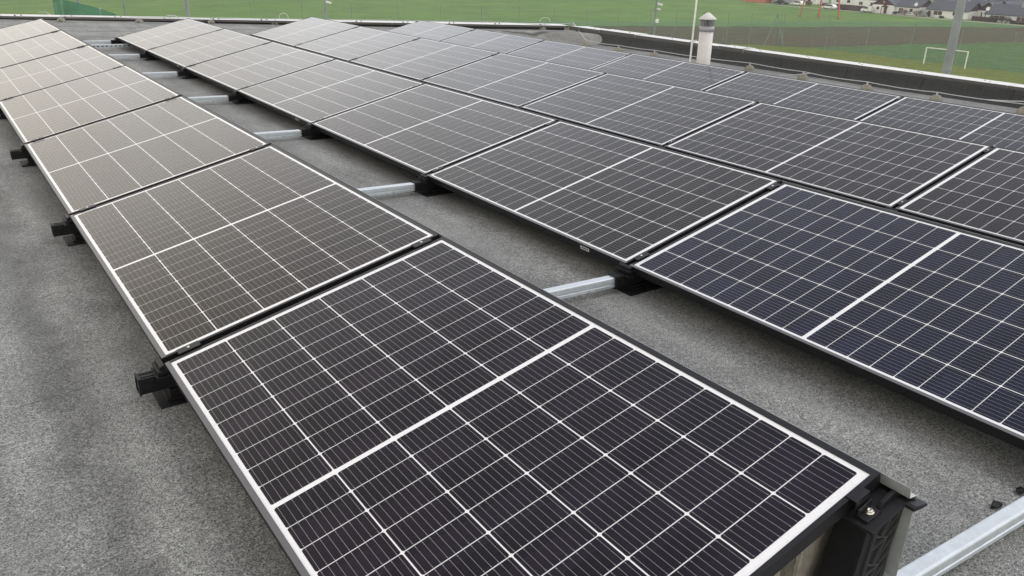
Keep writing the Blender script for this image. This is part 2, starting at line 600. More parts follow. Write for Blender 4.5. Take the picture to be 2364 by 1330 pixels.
def interp(x, xs, ys):
    if x <= xs[0]:
        return ys[0]
    for i in range(len(xs) - 1):
        if x <= xs[i + 1]:
            return ys[i] + (ys[i + 1] - ys[i]) * (x - xs[i]) / (xs[i + 1] - xs[i])
    return ys[-1]


def roof_low(x):
    return interp(x, [-1, 0, 1.9, 3.8, 5.73, 9.9], [-0.03, -0.03, -0.057, -0.085, -0.17, -0.25])


def roof_high(x):
    return 0.0 - 0.009 * x


def y_raise(x):
    return interp(x, [-9, 1.65, 6.8, 9.0, 9.45, 9.9], [15.0, 13.0, 12.5, 11.75, 11.2, 10.6])


def y_far(x):
    return 17.55 - 0.575 * x


def roof_z(x, y):
    s = (y - y_raise(x) - 0.02) / 0.40
    s = min(1, max(0, s))
    s = s * s * (3 - 2 * s)
    return roof_low(x) + (roof_high(x) - roof_low(x)) * s - (0.010 * math.exp(-((x + 0.27) / 0.09) ** 2))


bld = thing('flat_roof_building', 'flat roofed building whose dark bitumen roof carries the solar panel rows', 'building', (4, 4, ZG))
XR = 9.9


def bpart(name, mb, m, bevel=0.0):
    o = mb.build(name, m, bld, bevel)
    o.matrix_parent_inverse = Matrix.Translation((-4, -4, -ZG))
    return o


b = MB()
xs = [-9 + 0.35 * i for i in range(22)] + [-1.2 + 0.05 * i for i in range(35)] + [0.6 + 0.2 * i for i in range(47)]
xs = sorted(set(round(x, 3) for x in xs if x < XR)) + [XR]
vs, fs = [], []
NY = 90
for x in xs:
    yr, yf = y_raise(x), y_far(x) + 0.10
    ys = [-7 + (yr + 7) * j / 40 for j in range(41)] + [yr + 0.5 * j / 30 for j in range(1, 31)] + [yr + 0.5 + (yf - yr - 0.5) * j / (NY - 71) for j in range(1, NY - 70)]
    vs += [(x, y, roof_z(x, y) + 0.004 * math.sin(x * 2.1 + y * 1.3) * math.sin(y * 0.9)) for y in ys]
n = len(ys)
for i in range(len(xs) - 1):
    for j in range(n - 1):
        fs.append((i * n + j, (i + 1) * n + j, (i + 1) * n + j + 1, i * n + j + 1))
b.add(vs, fs, 0, True)
bpart('roof_membrane', b, M['roof'])

# outside walls
b = MB()
yfl, yfr = y_far(-9), y_far(10.12)
b.prism([(-9, -7), (10.12, -7), (10.12, yfr), (-9, yfl)], ZG, -0.45, 'xy')
bpart('wall', b, M['wallpaint'])

# right hand upstand, rounded at its foot
b = MB()
prof = [(9.62, -0.262), (9.72, -0.235), (9.79, -0.19), (9.825, -0.13), (9.835, -0.07), (10.10, -0.07), (10.10, -0.5), (9.62, -0.5)]
nseg = 40
vs, fs = [], []
for j in range(nseg + 1):
    y = -7 + (y_far(10.1) + 0.0 + 7) * j / nseg
    for (px, pz) in prof:
        yy = min(y, y_far(px) - 0.01)
        vs.append((px + 0.006 * math.sin(y * 3.1) * (pz > -0.25), yy, pz))
k = len(prof)
for j in range(nseg):
    for i in range(k - 1):
        fs.append((j * k + i, j * k + i + 1, (j + 1) * k + i + 1, (j + 1) * k + i))
b.add(vs, fs, 0, True)
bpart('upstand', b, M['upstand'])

b = MB()
b.lathe([(0.0, 0.008), (0.007, 0.007), (0.009, 0.001), (0.009, -0.004)], (0, 0, 0), 8)
SCREW = b.mesh('screw', M['plastic'])


# right hand coping, in sheets
def coping_z(y):
    return -0.035 + 0.0030 * (y - 4)


cuts = [-7, -3.2, 0.15, 3.85, 7.75, 8.25, 10.15, 11.1, 12.5]
for i in range(len(cuts) - 1):
    y0, y1 = cuts[i] + 0.004, cuts[i + 1] - 0.004
    up = 0.008 if i in (4, 6) else 0.0
    b = MB()
    def sect(y):
        z = coping_z(y) + up
        return [(9.865 - up * .5, z - 0.065), (9.865 - up * .5, z), (10.16 + up, z - 0.004), (10.16 + up, z - 0.06), (10.15 + up, z - 0.06), (10.15 + up, z - 0.012), (9.872, z - 0.012), (9.872, z - 0.065)]
    p0, p1 = sect(y0), sect(y1)
    e0 = [min(y0, y_far(px) + 0.10) for px, pz in p0]
    e1 = [min(y1, y_far(px) + 0.10) for px, pz in p1]
    vs = [(px, yy, pz) for (px, pz), yy in zip(p0, e0)] + [(px, yy, pz) for (px, pz), yy in zip(p1, e1)]
    nn = len(p0)
    for q in range(nn):
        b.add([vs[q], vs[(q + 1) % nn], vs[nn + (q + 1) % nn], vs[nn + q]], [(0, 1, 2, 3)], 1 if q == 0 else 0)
    b.add(vs[:nn], [tuple(range(nn))], 0)
    b.add(vs[nn:], [tuple(range(nn))], 0)
    cop = bpart('coping', b, [M['coping'], M['copingdrip']])
    yy = y0 + 0.25
    while yy < y1 - 0.15:
        for dx, dy in ((0.10, 0.0), (0.19, 0.10)):
            z = coping_z(yy) + up
            inst('screw', SCREW, cop).location = (9.87 + dx, yy + dy, z - 0.003)
        yy += 0.85
# folded metal tabs standing on coping joints
for y in (3.30, 7.75, 8.85):
    b = MB()
    b.bar((9.86, y, coping_z(y) + 0.006), (10.06, y + 0.05, coping_z(y) + 0.016), 0.018, 0.022)
    bpart('coping_clip', b, M['galv_dark'])

# far coping, skewed to the rows
def far_strip(x, off, z):
    return (x, y_far(x) + off, 0.055 - 0.0055 * x + z)


xc = [-9, -5.5, -2.2, 0.9, 3.9, 6.9, 9.80]
for i in range(len(xc) - 1):
    b = MB()
    x0, x1 = xc[i] + 0.004, xc[i + 1] - 0.004
    sec = [(0.0, -0.040), (0.0, -0.002), (0.05, 0.0), (0.30, 0.012), (0.30, -0.05), (0.29, -0.05), (0.29, -0.006), (0.012, -0.012), (0.012, -0.040)]
    p = [far_strip(x0, o, z) for o, z in sec] + [far_strip(x1, o, z) for o, z in sec]
    nn = len(sec)
    for q in range(nn):
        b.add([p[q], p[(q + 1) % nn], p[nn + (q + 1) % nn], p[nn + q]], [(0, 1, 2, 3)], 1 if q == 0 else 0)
    b.add(p[:nn], [tuple(range(nn))], 0)
    b.add(p[nn:], [tuple(range(nn))], 0)
    cop = bpart('coping', b, [M['coping'], M['copingdrip']])
    x = x0 + 0.2
    while x < x1 - 0.2:
        for dx, dy in ((0, 0.06), (0.10, 0.12)):
            c = far_strip(x + dx, dy, 0.0)
            o_ = inst('screw', SCREW, cop)
            o_.location = c
            o_.scale = (1.7, 1.7, 2.2)
        x += 0.75
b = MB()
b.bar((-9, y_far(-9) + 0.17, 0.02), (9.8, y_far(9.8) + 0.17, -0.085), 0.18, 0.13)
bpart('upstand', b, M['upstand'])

# ------------------------------------------------------------------ solar panels
def frame_mesh():
    b = MB()
    fw, lw_, fh = 0.012, 0.0155, 0.035
    b.box((0, 0, -fh), (lw_, PL, 0))
    b.box((PW - lw_, 0, -fh), (PW, PL, 0))
    b.box((lw_, 0, -fh), (PW - lw_, fw, 0))
    b.box((lw_, PL - fw, -fh), (PW - lw_, PL, 0))
    # lower inward flange
    b.box((lw_, fw, -fh), (lw_ + 0.02, PL - fw, -fh + 0.002))
    b.box((PW - lw_ - 0.02, fw, -fh), (PW - lw_, PL - fw, -fh + 0.002))
    # strip along the low edge, its lighter grey painting in reflected sky
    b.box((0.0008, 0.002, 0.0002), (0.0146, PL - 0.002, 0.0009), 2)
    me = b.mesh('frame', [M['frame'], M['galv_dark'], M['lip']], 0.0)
    return me


def laminate_mesh():
    me = bpy.data.meshes.new('cell_sheet')
    verts, faces, mi, uvs = [], [], [], []
    fw = 0.012
    z0, z1 = -0.0022, -0.0018
    def face(pts, m, uv):
        o = len(verts)
        verts.extend(pts)
        faces.append(list(range(o, o + len(pts))))
        mi.append(m)
        uvs.extend(uv)
    X0, X1, Y0, Y1 = fw - 0.002, PW - fw + 0.002, fw - 0.002, PL - fw + 0.002
    face([(X0, Y0, z0), (X1, Y0, z0), (X1, Y1, z0), (X0, Y1, z0)], 0, [(0, 0)] * 4)
    face([(X0, Y1, z0 - 0.005), (X1, Y1, z0 - 0.005), (X1, Y0, z0 - 0.005), (X0, Y0, z0 - 0.005)], 2, [(0, 0)] * 4)  # underside coloured black to deepen the shade below the panels
    mxx, myy = 0.0285, fw + 0.0205
    gx, gy, gc = 0.0038, 0.0027, 0.0165
    cw = (PW - 2 * mxx - 5 * gx) / 6
    ch = (PL - 2 * myy - gc - 18 * gy) / 20
    c = 0.0036
    for half in range(2):
        for r in range(10):
            ya = myy + half * (10 * ch + 9 * gy + gc) + r * (ch + gy)
            yb = ya + ch
            for k in range(6):
                xa = mxx + k * (cw + gx)
                xb = xa + cw
                pts = [(xa + c, ya), (xb - c, ya), (xb, ya + c), (xb, yb - c), (xb - c, yb), (xa + c, yb), (xa, yb - c), (xa, ya + c)]
                face([(x, y, z1) for x, y in pts], 1, [((x - xa) / cw, (y - ya) / ch) for x, y in pts])
    me.from_pydata(verts, [], faces)
    me.materials.append(M['backsheet'])
    me.materials.append(M['cell'])
    me.materials.append(M['frame'])
    me.polygons.foreach_set('material_index', mi)
    uvl = me.uv_layers.new(name='UVMap')
    for i, q in enumerate(uvs):
        uvl.data[i].uv = q
    me.update()
    return me


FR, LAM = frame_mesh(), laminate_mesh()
b = MB()
b.box((-0.0012, 0.250, -0.026), (-0.0002, 0.310, -0.010))
for i, (ya, yb) in enumerate(((0.257, 0.266), (0.269, 0.275), (0.278, 0.289), (0.292, 0.302))):
    b.box((-0.0018, ya, -0.021), (-0.0013, yb, -0.013), 1)
STK = b.mesh('rating_sticker', [M['sticker'], M['slot']])

ROWN = ['leftmost row', 'second row from left', 'third row from left', 'rightmost row']
ORD = ['nearest', 'second nearest', 'third nearest', 'fourth nearest', 'third farthest', 'second farthest', 'farthest']
TINT = {0: (0.0095, 0.0058, 0.0046), 1: (0.0105, 0.0070, 0.0062), 2: (0.0105, 0.0085, 0.0085), 3: (0.009, 0.0095, 0.012)}  # cell tone by row, warm to blue shift of the reflected sky painted in
for r in range(4):
    for i in range(7):
        if r == 3 and i == 0:
            continue                                     # wholly outside the frame
        look = 'black framed solar panel'
        if r == 0 and i == 0:
            look = 'large foreground solar panel'
        p = thing('solar_panel', f'{look}, {ORD[i]} one in the {ROWN[r]}', 'solar panel',
                  (XS[r], YK[r] + i * PITCH + (-0.003 if (r, i) == (0, 0) else 0.010), H0 + ZK[r]), (rnd.uniform(-.0012, .0012), -TILT + rnd.uniform(-.002, .002), 0), 'solar panels in four rows on the roof')
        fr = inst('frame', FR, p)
        lam = inst('cell_sheet', LAM, p)
        t = TINT[r]
        if (r, i) in ((1, 0),):
            t = (0.0062, 0.0072, 0.0200)  # bluer base, painting in the sky this panel reflects
        elif (r, i) == (0, 0):
            t = (0.0080, 0.0054, 0.0098)
        k = rnd.uniform(0.9, 1.1)
        lam.color = (t[0] * k, t[1] * k, t[2] * k, 1)
        if r == 1 and i % 2:
            inst('rating_sticker', STK, p)

# ------------------------------------------------------------------ mounting hardware
def foot_meshes(h):
    """h: height of the panel's low edge above the roof."""
    zr = -0.063
    b = MB()
    # open square socket
    w, hh, t = 0.0240, 0.0262, 0.003
    for (y0, y1, z0, z1) in ((-w, w, zr + hh - t, zr + hh), (-w, w, zr - hh, zr - hh + t), (-w, -w + t, zr - hh + t, zr + hh - t), (w - t, w, zr - hh + t, zr + hh - t)):
        b.box((-0.078, y0, z0), (0.12, y1, z1))
    w2, h2, t2 = 0.0275, 0.0300, 0.006
    for (y0, y1, z0, z1) in ((-w2, w2, zr + h2 - t2, zr + h2), (-w2, w2, zr - h2, zr - h2 + t2), (-w2, -w2 + t2, zr - h2 + t2, zr + h2 - t2), (w2 - t2, w2, zr - h2 + t2, zr + h2 - t2)):
        b.box((-0.084, y0, z0), (-0.079, y1, z1))
    b.box((-0.06, -w - 0.004, zr - 0.012), (-0.045, -w + 0.001, zr + 0.012))
    b.box((-0.02, -w + 0.004, zr - 0.02), (-0.014, w - 0.004, zr + 0.02))
    # raised ribs and a latch window on the socket sides
    for zz in (-0.014, 0.013):
        b.box((-0.074, -w - 0.0022, zr + zz - 0.0015), (-0.02, -w - 0.0002, zr + zz + 0.0015))
    for yy in (-0.012, 0.012):
        b.box((-0.074, yy - 0.0015, zr + hh + 0.0002), (-0.03, yy + 0.0015, zr + hh + 0.0022))
    sock = b.mesh('socket', M['plastic'], 0.0)
    b = MB()
    for k, (x, z) in enumerate(((-0.026, -0.030), (-0.032, -0.048))):
        b.box((x, -0.042, z), (0.03, 0.042, z + 0.012))
    b.prism([(-0.018, -0.062), (-0.018, -0.006), (-0.008, -0.001), (-0.003, -0.001), (-0.003, -0.036), (0.12, -0.010), (0.12, -0.062)], -0.036, 0.036)
    clip = b.mesh('edge_clip', M['plastic'], 0.002)
    b = MB()
    b.box((0.002, -0.030, -h + 0.0062), (0.15, 0.030, -0.0945))
    b.box((-0.012, -0.046, -h + 0.0062), (0.165, 0.046, -h + 0.012))
    b.box((-0.040, -0.078, -h - 0.004), (0.19, 0.078, -h + 0.006))
    base = b.mesh('base_plate', M['plastic'], 0.002)
    return sock, clip, base


ct, st = math.cos(TILT), math.sin(TILT)


def loc2(X, n):
    return (X * ct - n * st, X * st + n * ct)


def support_meshes(h):
    b = MB()
    # sloping top plate with a down-turned lip and a ridge, in panel slope coordinates
    a0, a1, a2 = loc2(0.922, -0.0375), loc2(1.036, -0.0375), loc2(1.082, -0.060)
    a3, a4, a5 = loc2(1.082, -0.066), loc2(1.036, -0.0445), loc2(0.922, -0.0445)
    b.prism([a0, a1, a2, a3, a4, a5], -0.055, 0.055)
    b.prism([loc2(1.030, -0.0360), loc2(1.040, -0.0362), loc2(1.080, -0.0560), loc2(1.080, -0.062), loc2(1.062, -0.058), loc2(1.030, -0.0445)], -0.074, -0.0555)
    plate = b.mesh('top_plate', M['plastic'], 0.0012)
    b = MB()
    r0, r1, r2, r3 = loc2(0.985, -0.0365), loc2(0.995, -0.026), loc2(1.034, -0.024), loc2(1.066, -0.050)
    b.prism([r0, r1, r2, r3, loc2(1.05, -0.055), loc2(0.99, -0.045)], -0.030, -0.020)
    ridge = b.mesh('cable_ridge', M['plastic'], 0.002)
    b = MB()
    zb = -h + 0.004
    t0, t1 = loc2(0.955, -0.046), loc2(1.066, -0.066)
    prof = [(0.87, zb), (1.03, zb), (1.05, zb + 0.12), t1, t0, (0.925, zb + 0.19)]
    b.prism(prof, -0.030, 0.040)
    post = b.mesh('post', M['plastic'], 0.002)
    # honeycomb of ribs on the near face
    b = MB()
    rr = random.Random(3)
    rows = []
    for j in range(9):
        f = j / 8
        zz = zb + 0.02 + f * (t1[1] - zb - 0.04)
        xl = 0.935 + 0.035 * f
        xr = 1.005 + 0.05 * f
        rows.append([(xl, zz), (xl + (xr - xl) * (0.5 + 0.18 * (-1) ** j), zz + 0.012 * (-1) ** j), (xr, zz)])
    for j in range(8):
        for k in range(3):
            b.bar((rows[j][k][0], -0.0325, rows[j][k][1]), (rows[j + 1][k][0], -0.0325, rows[j + 1][k][1]), 0.005, 0.0022, 0, (1, 0, 0))
        b.bar((rows[j][0][0], -0.0325, rows[j][0][1]), (rows[j][1][0], -0.0325, rows[j][1][1]), 0.005, 0.0022, 0, (0, 0, 1))
        b.bar((rows[j][1][0], -0.0325, rows[j][1][1]), (rows[j + 1][2][0], -0.0325, rows[j + 1][2][1]), 0.005, 0.0022, 0, (0, 0, 1))
    ribs = b.mesh('rib', M['rib'])
    return plate, ridge, post, ribs


b = MB()
b.box((-0.036, -0.017, 0.0008), (0.036, 0.017, 0.0045))
b.box((-0.036, -0.0055, -0.034), (0.036, 0.0055, 0.0006))
CLAMP = b.mesh('clamp_bar', M['frame'], 0.0008)
b = MB()
b.lathe([(0.0, 0.0075), (0.0042, 0.0072), (0.0048, 0.006), (0.0048, 0.0045)], (0, 0, 0), 12)
BOLT = b.mesh('bolt', M['steel'])
# end clamp: tab over the frame, upright, foot with bolt
b = MB()
b.box((-0.022, -0.014, 0.0008), (0.022, 0.010, 0.004))
b.box((-0.022, -0.016, -0.034), (0.022, -0.0135, 0.004))
b.box((-0.022, -0.042, -0.0365), (0.022, -0.016, -0.031))
b.box((-0.022, -0.042, -0.044), (0.022, -0.0395, -0.0365))
b.box((-0.022, -0.0215, -0.031), (0.022, -0.0185, -0.014))
ENDC = b.mesh('clamp_bar', M['frame'], 0.0008)
b = MB()
b.lathe([(0.0, -0.0255), (0.0028, -0.0255), (0.0032, -0.0235), (0.0056, -0.0245), (0.0062, -0.027), (0.0062, -0.029), (0.009, -0.0292), (0.009, -0.031)], (0.004, -0.029, 0), 16)
ENDB = b.mesh('bolt', M['steel'])

JORD = ['near end', 'nearest joint', 'second nearest joint', 'third nearest joint', 'third farthest joint', 'second farthest joint', 'farthest joint', 'far end']


def jname(j, r):
    return f'{JORD[j]} of {ROWN[r]}'


for r in range(4):
    h = H0 + ZK[r] - roof_low(XS[r])
    fm = foot_meshes(h)
    sm_ = support_meshes(H0 + ZK[r] - roof_low(XS[r] + 0.95))
    for j in range(8):
        y = YK[r] + j * PITCH
        if r == 3 and j == 0:
            continue
        base = (XS[r], y, H0 + ZK[r])
        o = thing('panel_mount', f'low black plastic mount with square socket, {jname(j, r)}', 'mounting foot', base, (0, 0, 0), 'low feet under the panel joints')
        inst('socket', fm[0], o)
        inst('edge_clip', fm[1], o)
        inst('base_plate', fm[2], o)
        yo = y if j else y + 0.0
        o = thing('panel_stand', f'tall black stand under high panel edge, {jname(j, r)}', 'mounting support', (base[0], base[1] - (0.010 if (r, j) == (0, 0) else 0), base[2]), (0, 0, 0), 'tall supports under the high panel edges')
        inst('post', sm_[2], o)
        inst('top_plate', sm_[0], o)
        inst('cable_ridge', sm_[1], o)
        if j == 0:
            inst('rib', sm_[3], o)
        for X, w in ((0.085, 'low'), (0.957, 'high')):
            end = j in (0, 7)
            lx, lz = loc2(X, 0)
            yy = y + ((-0.003 if r == 0 else 0.010) if j == 0 else (-0.010 if j == 7 else 0))
            c = thing('panel_clamp', f'small black clamp by the {w} panel edge, {jname(j, r)}', 'clamp',
                      (XS[r] + lx, yy, H0 + ZK[r] + lz), (0, -TILT, 0 if j < 7 else 0), 'clamps holding the panel edges')
            inst('clamp_bar', ENDC if end else CLAMP, c)
            inst('bolt', ENDB if end else BOLT, c)
            if j == 7:
                c.scale = (1, -1, 1)

# galvanised rails from row to row
def rail_profile():
    w, h, rr = 0.020, 0.0225, 0.007
    pts = []
    for cx, cz, a0 in ((w - rr, h - rr, 0), (-w + rr, h - rr, 90)):
        for a in range(0, 91, 30):
            pts.append((cx + rr * math.cos(math.radians(a0 + a)), cz + rr * math.sin(math.radians(a0 + a))))
    pts += [(-w, -0.002), (-w + 0.003, -0.004), (-w + 0.003, -0.009), (-w, -0.011), (-w, -h), (w, -h), (w, -0.011), (w - 0.003, -0.009), (w - 0.003, -0.004), (w, -0.002)]
    return pts


RP = rail_profile()
RAILN = ['leftmost and second rows', 'second and third rows', 'third and rightmost rows']
for r in range(3):
    for j in range(8):
        if r == 2 and j == 0:
            continue
        xa, xb = XS[r] + 0.10, XS[r + 1] - 0.060
        dx = XS[r + 1] - XS[r]
        ya = YK[r] + j * PITCH + (YK[r + 1] - YK[r]) * 0.10 / dx
        yb = YK[r + 1] + j * PITCH - (YK[r + 1] - YK[r]) * 0.060 / dx
        za, zb_ = H0 + ZK[r] - 0.063, H0 + ZK[r + 1] - 0.063
        L = math.sqrt((xb - xa) ** 2 + (yb - ya) ** 2 + (zb_ - za) ** 2)
        rot = Vector((xb - xa, yb - ya, zb_ - za)).to_track_quat('X', 'Z').to_euler()
        where = f'at their {JORD[j]}'
        o = thing('support_rail', f'galvanised steel rail between the {RAILN[r]}, {where}', 'rail', (xa, ya, za), rot, 'steel rails joining the panel rows')
        b = MB()
        b.prism(RP, 0.0, L, 'yz')
        inst('rail_profile', b.mesh('rail_profile', M['galv'], 0.0), o)
        if r == 0 or j < 4:
            b = MB()
            sx = L - 0.17                                 # printed marks on the near face: CE and a run of characters
            yq = -0.0204
            def q(x0, x1, z0, z1):
                b.box((sx + x0, yq, z0), (sx + x1, yq + 0.0003, z1))
            for ox in (0.0, 0.012):
                q(ox, ox + 0.002, -0.021, -0.0125)
                q(ox + 0.002, ox + 0.008, -0.0145, -0.0125)
                q(ox + 0.002, ox + 0.008, -0.021, -0.019)
            q(0.014, 0.0185, -0.0177, -0.0158)
            x = 0.035
            rr = random.Random(5)
            while x < 0.13:
                w = rr.uniform(0.002, 0.005)
                q(x, x + w, -0.019, -0.0145)
                x += w + rr.uniform(0.0015, 0.005)
            inst('printed_mark', b.mesh('printed_mark', M['fencepost']), o)
            b = MB()
            b.lathe([(0.0, 0.0012), (0.003, 0.0012), (0.0035, -0.001)], (L - 0.03, 0, 0.0225), 10)
            inst('rivet', b.mesh('rivet', M['slot']), o)

# perforated channel lying beside the farthest rail
o = thing('perforated_channel', 'perforated steel channel beside the farthest rail of the leftmost row', 'channel', (1.02, 11.86, 0.012), (0, 0.02, -0.04))
b = MB()
b.prism([(-0.02, -0.02), (0.02, -0.02), (0.02, 0.02), (-0.02, 0.02)], 0, 0.98, 'yz')
b.build('channel_body', M['galv'], o, 0.002)
b = MB()
for i in range(17):
    b.box((0.03 + i * 0.055, -0.0206, -0.007), (0.062 + i * 0.055, -0.0195, 0.006))
b.build('slot', M['slot'], o)

# galvanised wind deflectors closing the back of the rows
for r in range(4):
    h = H0 + ZK[r]
    y0, y1 = YK[r] - 0.064, YK[r] + 7 * PITCH + 0.05
    if r == 3:
        y0 += PITCH
    o = thing('wind_deflector', f'thin galvanised sheet closing the back under the high edge of the {ROWN[r]}', 'metal sheet', (XS[r], y0, h), (0, 0, 0), 'metal back sheets of the panel rows')
    b = MB()
    ta, tb = loc2(1.047, -0.006), loc2(1.047, -0.034)
    tc_, td = loc2(1.072, -0.044), loc2(1.071, -0.056)
    zb = -(h - roof_low(XS[r] + 1)) + 0.05
    pts = [ta, tb, tc_, td, (1.055, -0.02), (1.015, zb + 0.02), (0.985, zb)]
    for i in range(len(pts) - 1):
        (xa, za), (xb, zb2) = pts[i], pts[i + 1]
        d = Vector((xb - xa, 0, zb2 - za))
        nn = Vector((-d.z, 0, d.x)).normalized() * 0.0012
        b.add([(xa, 0, za), (xb, 0, zb2), (xb, y1 - y0, zb2), (xa, y1 - y0, za), (xa + nn.x, 0, za + nn.z), (xb + nn.x, 0, zb2 + nn.z), (xb + nn.x, y1 - y0, zb2 + nn.z), (xa + nn.x, y1 - y0, za + nn.z)],
              [(0, 1, 2, 3), (7, 6, 5, 4), (0, 4, 5, 1), (3, 2, 6, 7), (0, 3, 7, 4), (1, 5, 6, 2)])
    b.build('sheet', M['galv_dark'], o)

# concrete ballast under the near end of the foreground panel
def stone(name, label, a, bb, rot, seed):
    rr = random.Random(seed)
    b = MB()
    b.box(a, bb)
    me = b.mesh(name, M['paver'], 0.008)
    bm = bmesh.new()
    bm.from_mesh(me)
    bmesh.ops.subdivide_edges(bm, edges=bm.edges[:], cuts=2, use_grid_fill=True)
    for v in bm.verts:
        v.co += Vector((rr.uniform(-1, 1), rr.uniform(-1, 1), rr.uniform(-1, 1))) * 0.0025
    bm.to_mesh(me)
    bm.free()
    c = Vector(((a[0] + bb[0]) / 2, (a[1] + bb[1]) / 2, a[2]))
    me.transform(Matrix.Translation(-c))
    o = inst(name, me)
    o.location = c
    o.rotation_euler = rot
    return tag(o, label, 'ballast block', 'ballast blocks under the foreground panel')


stone('ballast_block', 'beige concrete ballast block standing beside the black near support', (0.86, 0.055, -0.03), (1.00, 0.25, 0.20), (0, 0.05, 0.03), 1)
stone('ballast_block', 'darker concrete ballast block left of the tall one, under the foreground panel', (0.68, 0.075, -0.03), (0.845, 0.30, 0.145), (0, 0.0, -0.06), 2)
stone('ballast_block', 'low concrete ballast block leaning deepest under the foreground panel', (0.50, 0.10, -0.03), (0.665, 0.33, 0.08), (0, 0.0, 0.05), 3)

# ------------------------------------------------------------------ lightning conductor on concrete blocks
def block_meshes():
    b = MB()
    n0 = [(-0.070, -0.055), (0.070, -0.055), (0.070, 0.055), (-0.070, 0.055)]
    n1 = [(-0.066, -0.050), (0.066, -0.050), (0.066, 0.050), (-0.066, 0.050)]
    n2 = [(-0.040, -0.030), (0.040, -0.030), (0.040, 0.030), (-0.040, 0.030)]
    vs = [(x, y, 0) for x, y in n0] + [(x, y, 0.035) for x, y in n1] + [(x, y, 0.075) for x, y in n2]
    fs = [(3, 2, 1, 0), (8, 9, 10, 11)]
    for l in (0, 4):
        fs += [(l + i, l + (i + 1) % 4, l + 4 + (i + 1) % 4, l + 4 + i) for i in range(4)]
    b.add(vs, fs)
    blk = b.mesh('block', M['concrete'], 0.006)
    b = MB()
    b.box((-0.008, -0.010, 0.072), (0.008, 0.010, 0.098))
    b.box((-0.014, -0.004, 0.092), (0.014, 0.004, 0.110))
    clip = b.mesh('wire_clip', M['galv'], 0.001)
    b = MB()
    b.box((-0.012, -0.0565, 0.012), (0.012, -0.0535, 0.034))
    b.box((0.030, -0.0565, 0.004), (0.050, -0.0535, 0.022))
    slot = b.mesh('recess', M['slot'])
    return blk, clip, slot


BK = block_meshes()
BPX = [(142, 50.5), (322, 53), (488, 54.5), (636, 56.5), (898, 59), (1124, 62), (1253, 69), (1322, 82.5), (1353, 106.5), (1427, 119), (1510, 131), (1730, 162), (1853, 183), (2000, 208), (2160, 233), (2362, 262)]
BL = ['wire block on the far strip behind the leftmost row end', 'wire block on the far strip midway between leftmost and second rows',
      'wire block on the far strip just behind the end of the second row', 'wire block on the far strip by the small white cable hoop',
      'wire block on the far strip between third row and rightmost row', 'wire block on the far strip behind the far end of rightmost row',
      'wire block closest to the roof corner on the raised strip', 'wire block on the raised strip where the white wire bends down',
      'wire block at the foot of the raised strip where the wire comes down', 'wire block first after the foot of the raised strip along right upstand',
      'wire block left of the thin lightning rod along the right upstand', 'wire block first to the right of the vent pipe',
      'wire block under the loose wire end right of the vent pipe', 'wire block along the right upstand below the football goal',
      'wire block along the right upstand left of the coping bracket', 'wire block at the right picture edge below the coping bracket']
wp = []
for (u, v), lab in zip(BPX, BL):
    raised = u < 1340
    p = None
    z = -0.1
    for it in range(12):
        p = at(u, v, z)
        z = roof_z(p.x, p.y)
    o = thing('wire_block', 'concrete ' + lab, 'concrete block', (p.x, p.y, z - 0.002), (0, 0, rnd.uniform(-0.3, 0.3) - 0.5 * (u < 1200) + (PI / 2 if u > 1240 else 0)), 'concrete blocks holding the lightning wire')
    inst('block', BK[0], o)
    inst('wire_clip', BK[1], o)
    inst('recess', BK[2], o)
    o.scale = (0.86, 0.86, 0.92)
    wp.append(Vector((p.x, p.y, z + 0.100)))


def sag(path, n=6, amp=0.012, seed=2):
    rr = random.Random(seed)
    out = []
    for i in range(len(path) - 1):
        a, c = path[i], path[i + 1]
        k = rr.uniform(0.4, 1.3)
        for q in range(n):
            f = q / n
            p = a.lerp(c, f)
            p.z -= amp * k * math.sin(PI * f)
            p.x += 0.012 * math.sin(f * 2 * PI) * rr.uniform(-1, 1)
            out.append(p)
    out.append(path[-1])
    return out


b = MB()
b.tube(sag(wp + [wp[-1] + Vector((0.05, -3.0, -0.01))]), 0.0055, 6)
tag(b.build('lightning_wire', M['wire']), 'thin grey lightning wire strung over the concrete blocks around the roof', 'wire')
b = MB()
pa = wp[14].lerp(wp[15], 0.55) + Vector((0, 0, -0.01))
pb, pc = Vector((9.70, pa.y - 0.36, -0.15)), Vector((9.84, pa.y - 0.52, -0.105))
b.tube([pa, (pa + pb) / 2 + Vector((0, 0, -0.006)), pb, (pb + pc) / 2 + Vector((0.01, 0, -0.012)), pc], 0.0055, 6)
tag(b.build('branch_wire', M['wire']), 'short grey wire rising from the long wire to the coping bracket', 'wire')
b = MB()
q = Vector((9.845, pa.y - 0.54, 0))
b.box((q.x - 0.002, q.y - 0.035, -0.125), (q.x + 0.008, q.y + 0.035, -0.045))
b.box((q.x - 0.006, q.y - 0.012, -0.095), (q.x - 0.002, q.y + 0.012, -0.072), 1)
tag(b.build('coping_bracket', [M['white'], M['plastic']], None, 0.001), 'small white bolted wire bracket hanging below the right coping', 'bracket')
b = MB()
pa, pb = at(1800, 174, -0.19), at(1871, 169, -0.14)
b.tube([pa, (pa + pb) / 2 + Vector((0, 0, -0.01)), pb], 0.006, 6)
tag(b.build('loose_wire', M['wire']), 'short loose wire end sticking up over a block right of the vent pipe', 'wire')
for lab, (u, v), w, h in (('small white cable hoop on the far coping behind the third row', (655, 41), 0.17, 0.085), ('white cable hoop standing at the far roof corner', (1258, 48), 0.20, 0.06)):
    c = at(u, v, 0.03)
    b = MB()
    b.tube([c + Vector((math.cos(a) * w / 2 * 0.86, -math.cos(a) * w / 2 * 0.5, math.sin(a) * h)) for a in [PI * k / 12 for k in range(-1, 14)]], 0.004, 6)
    tag(b.build('cable_hoop', M['white']), lab, 'cable')
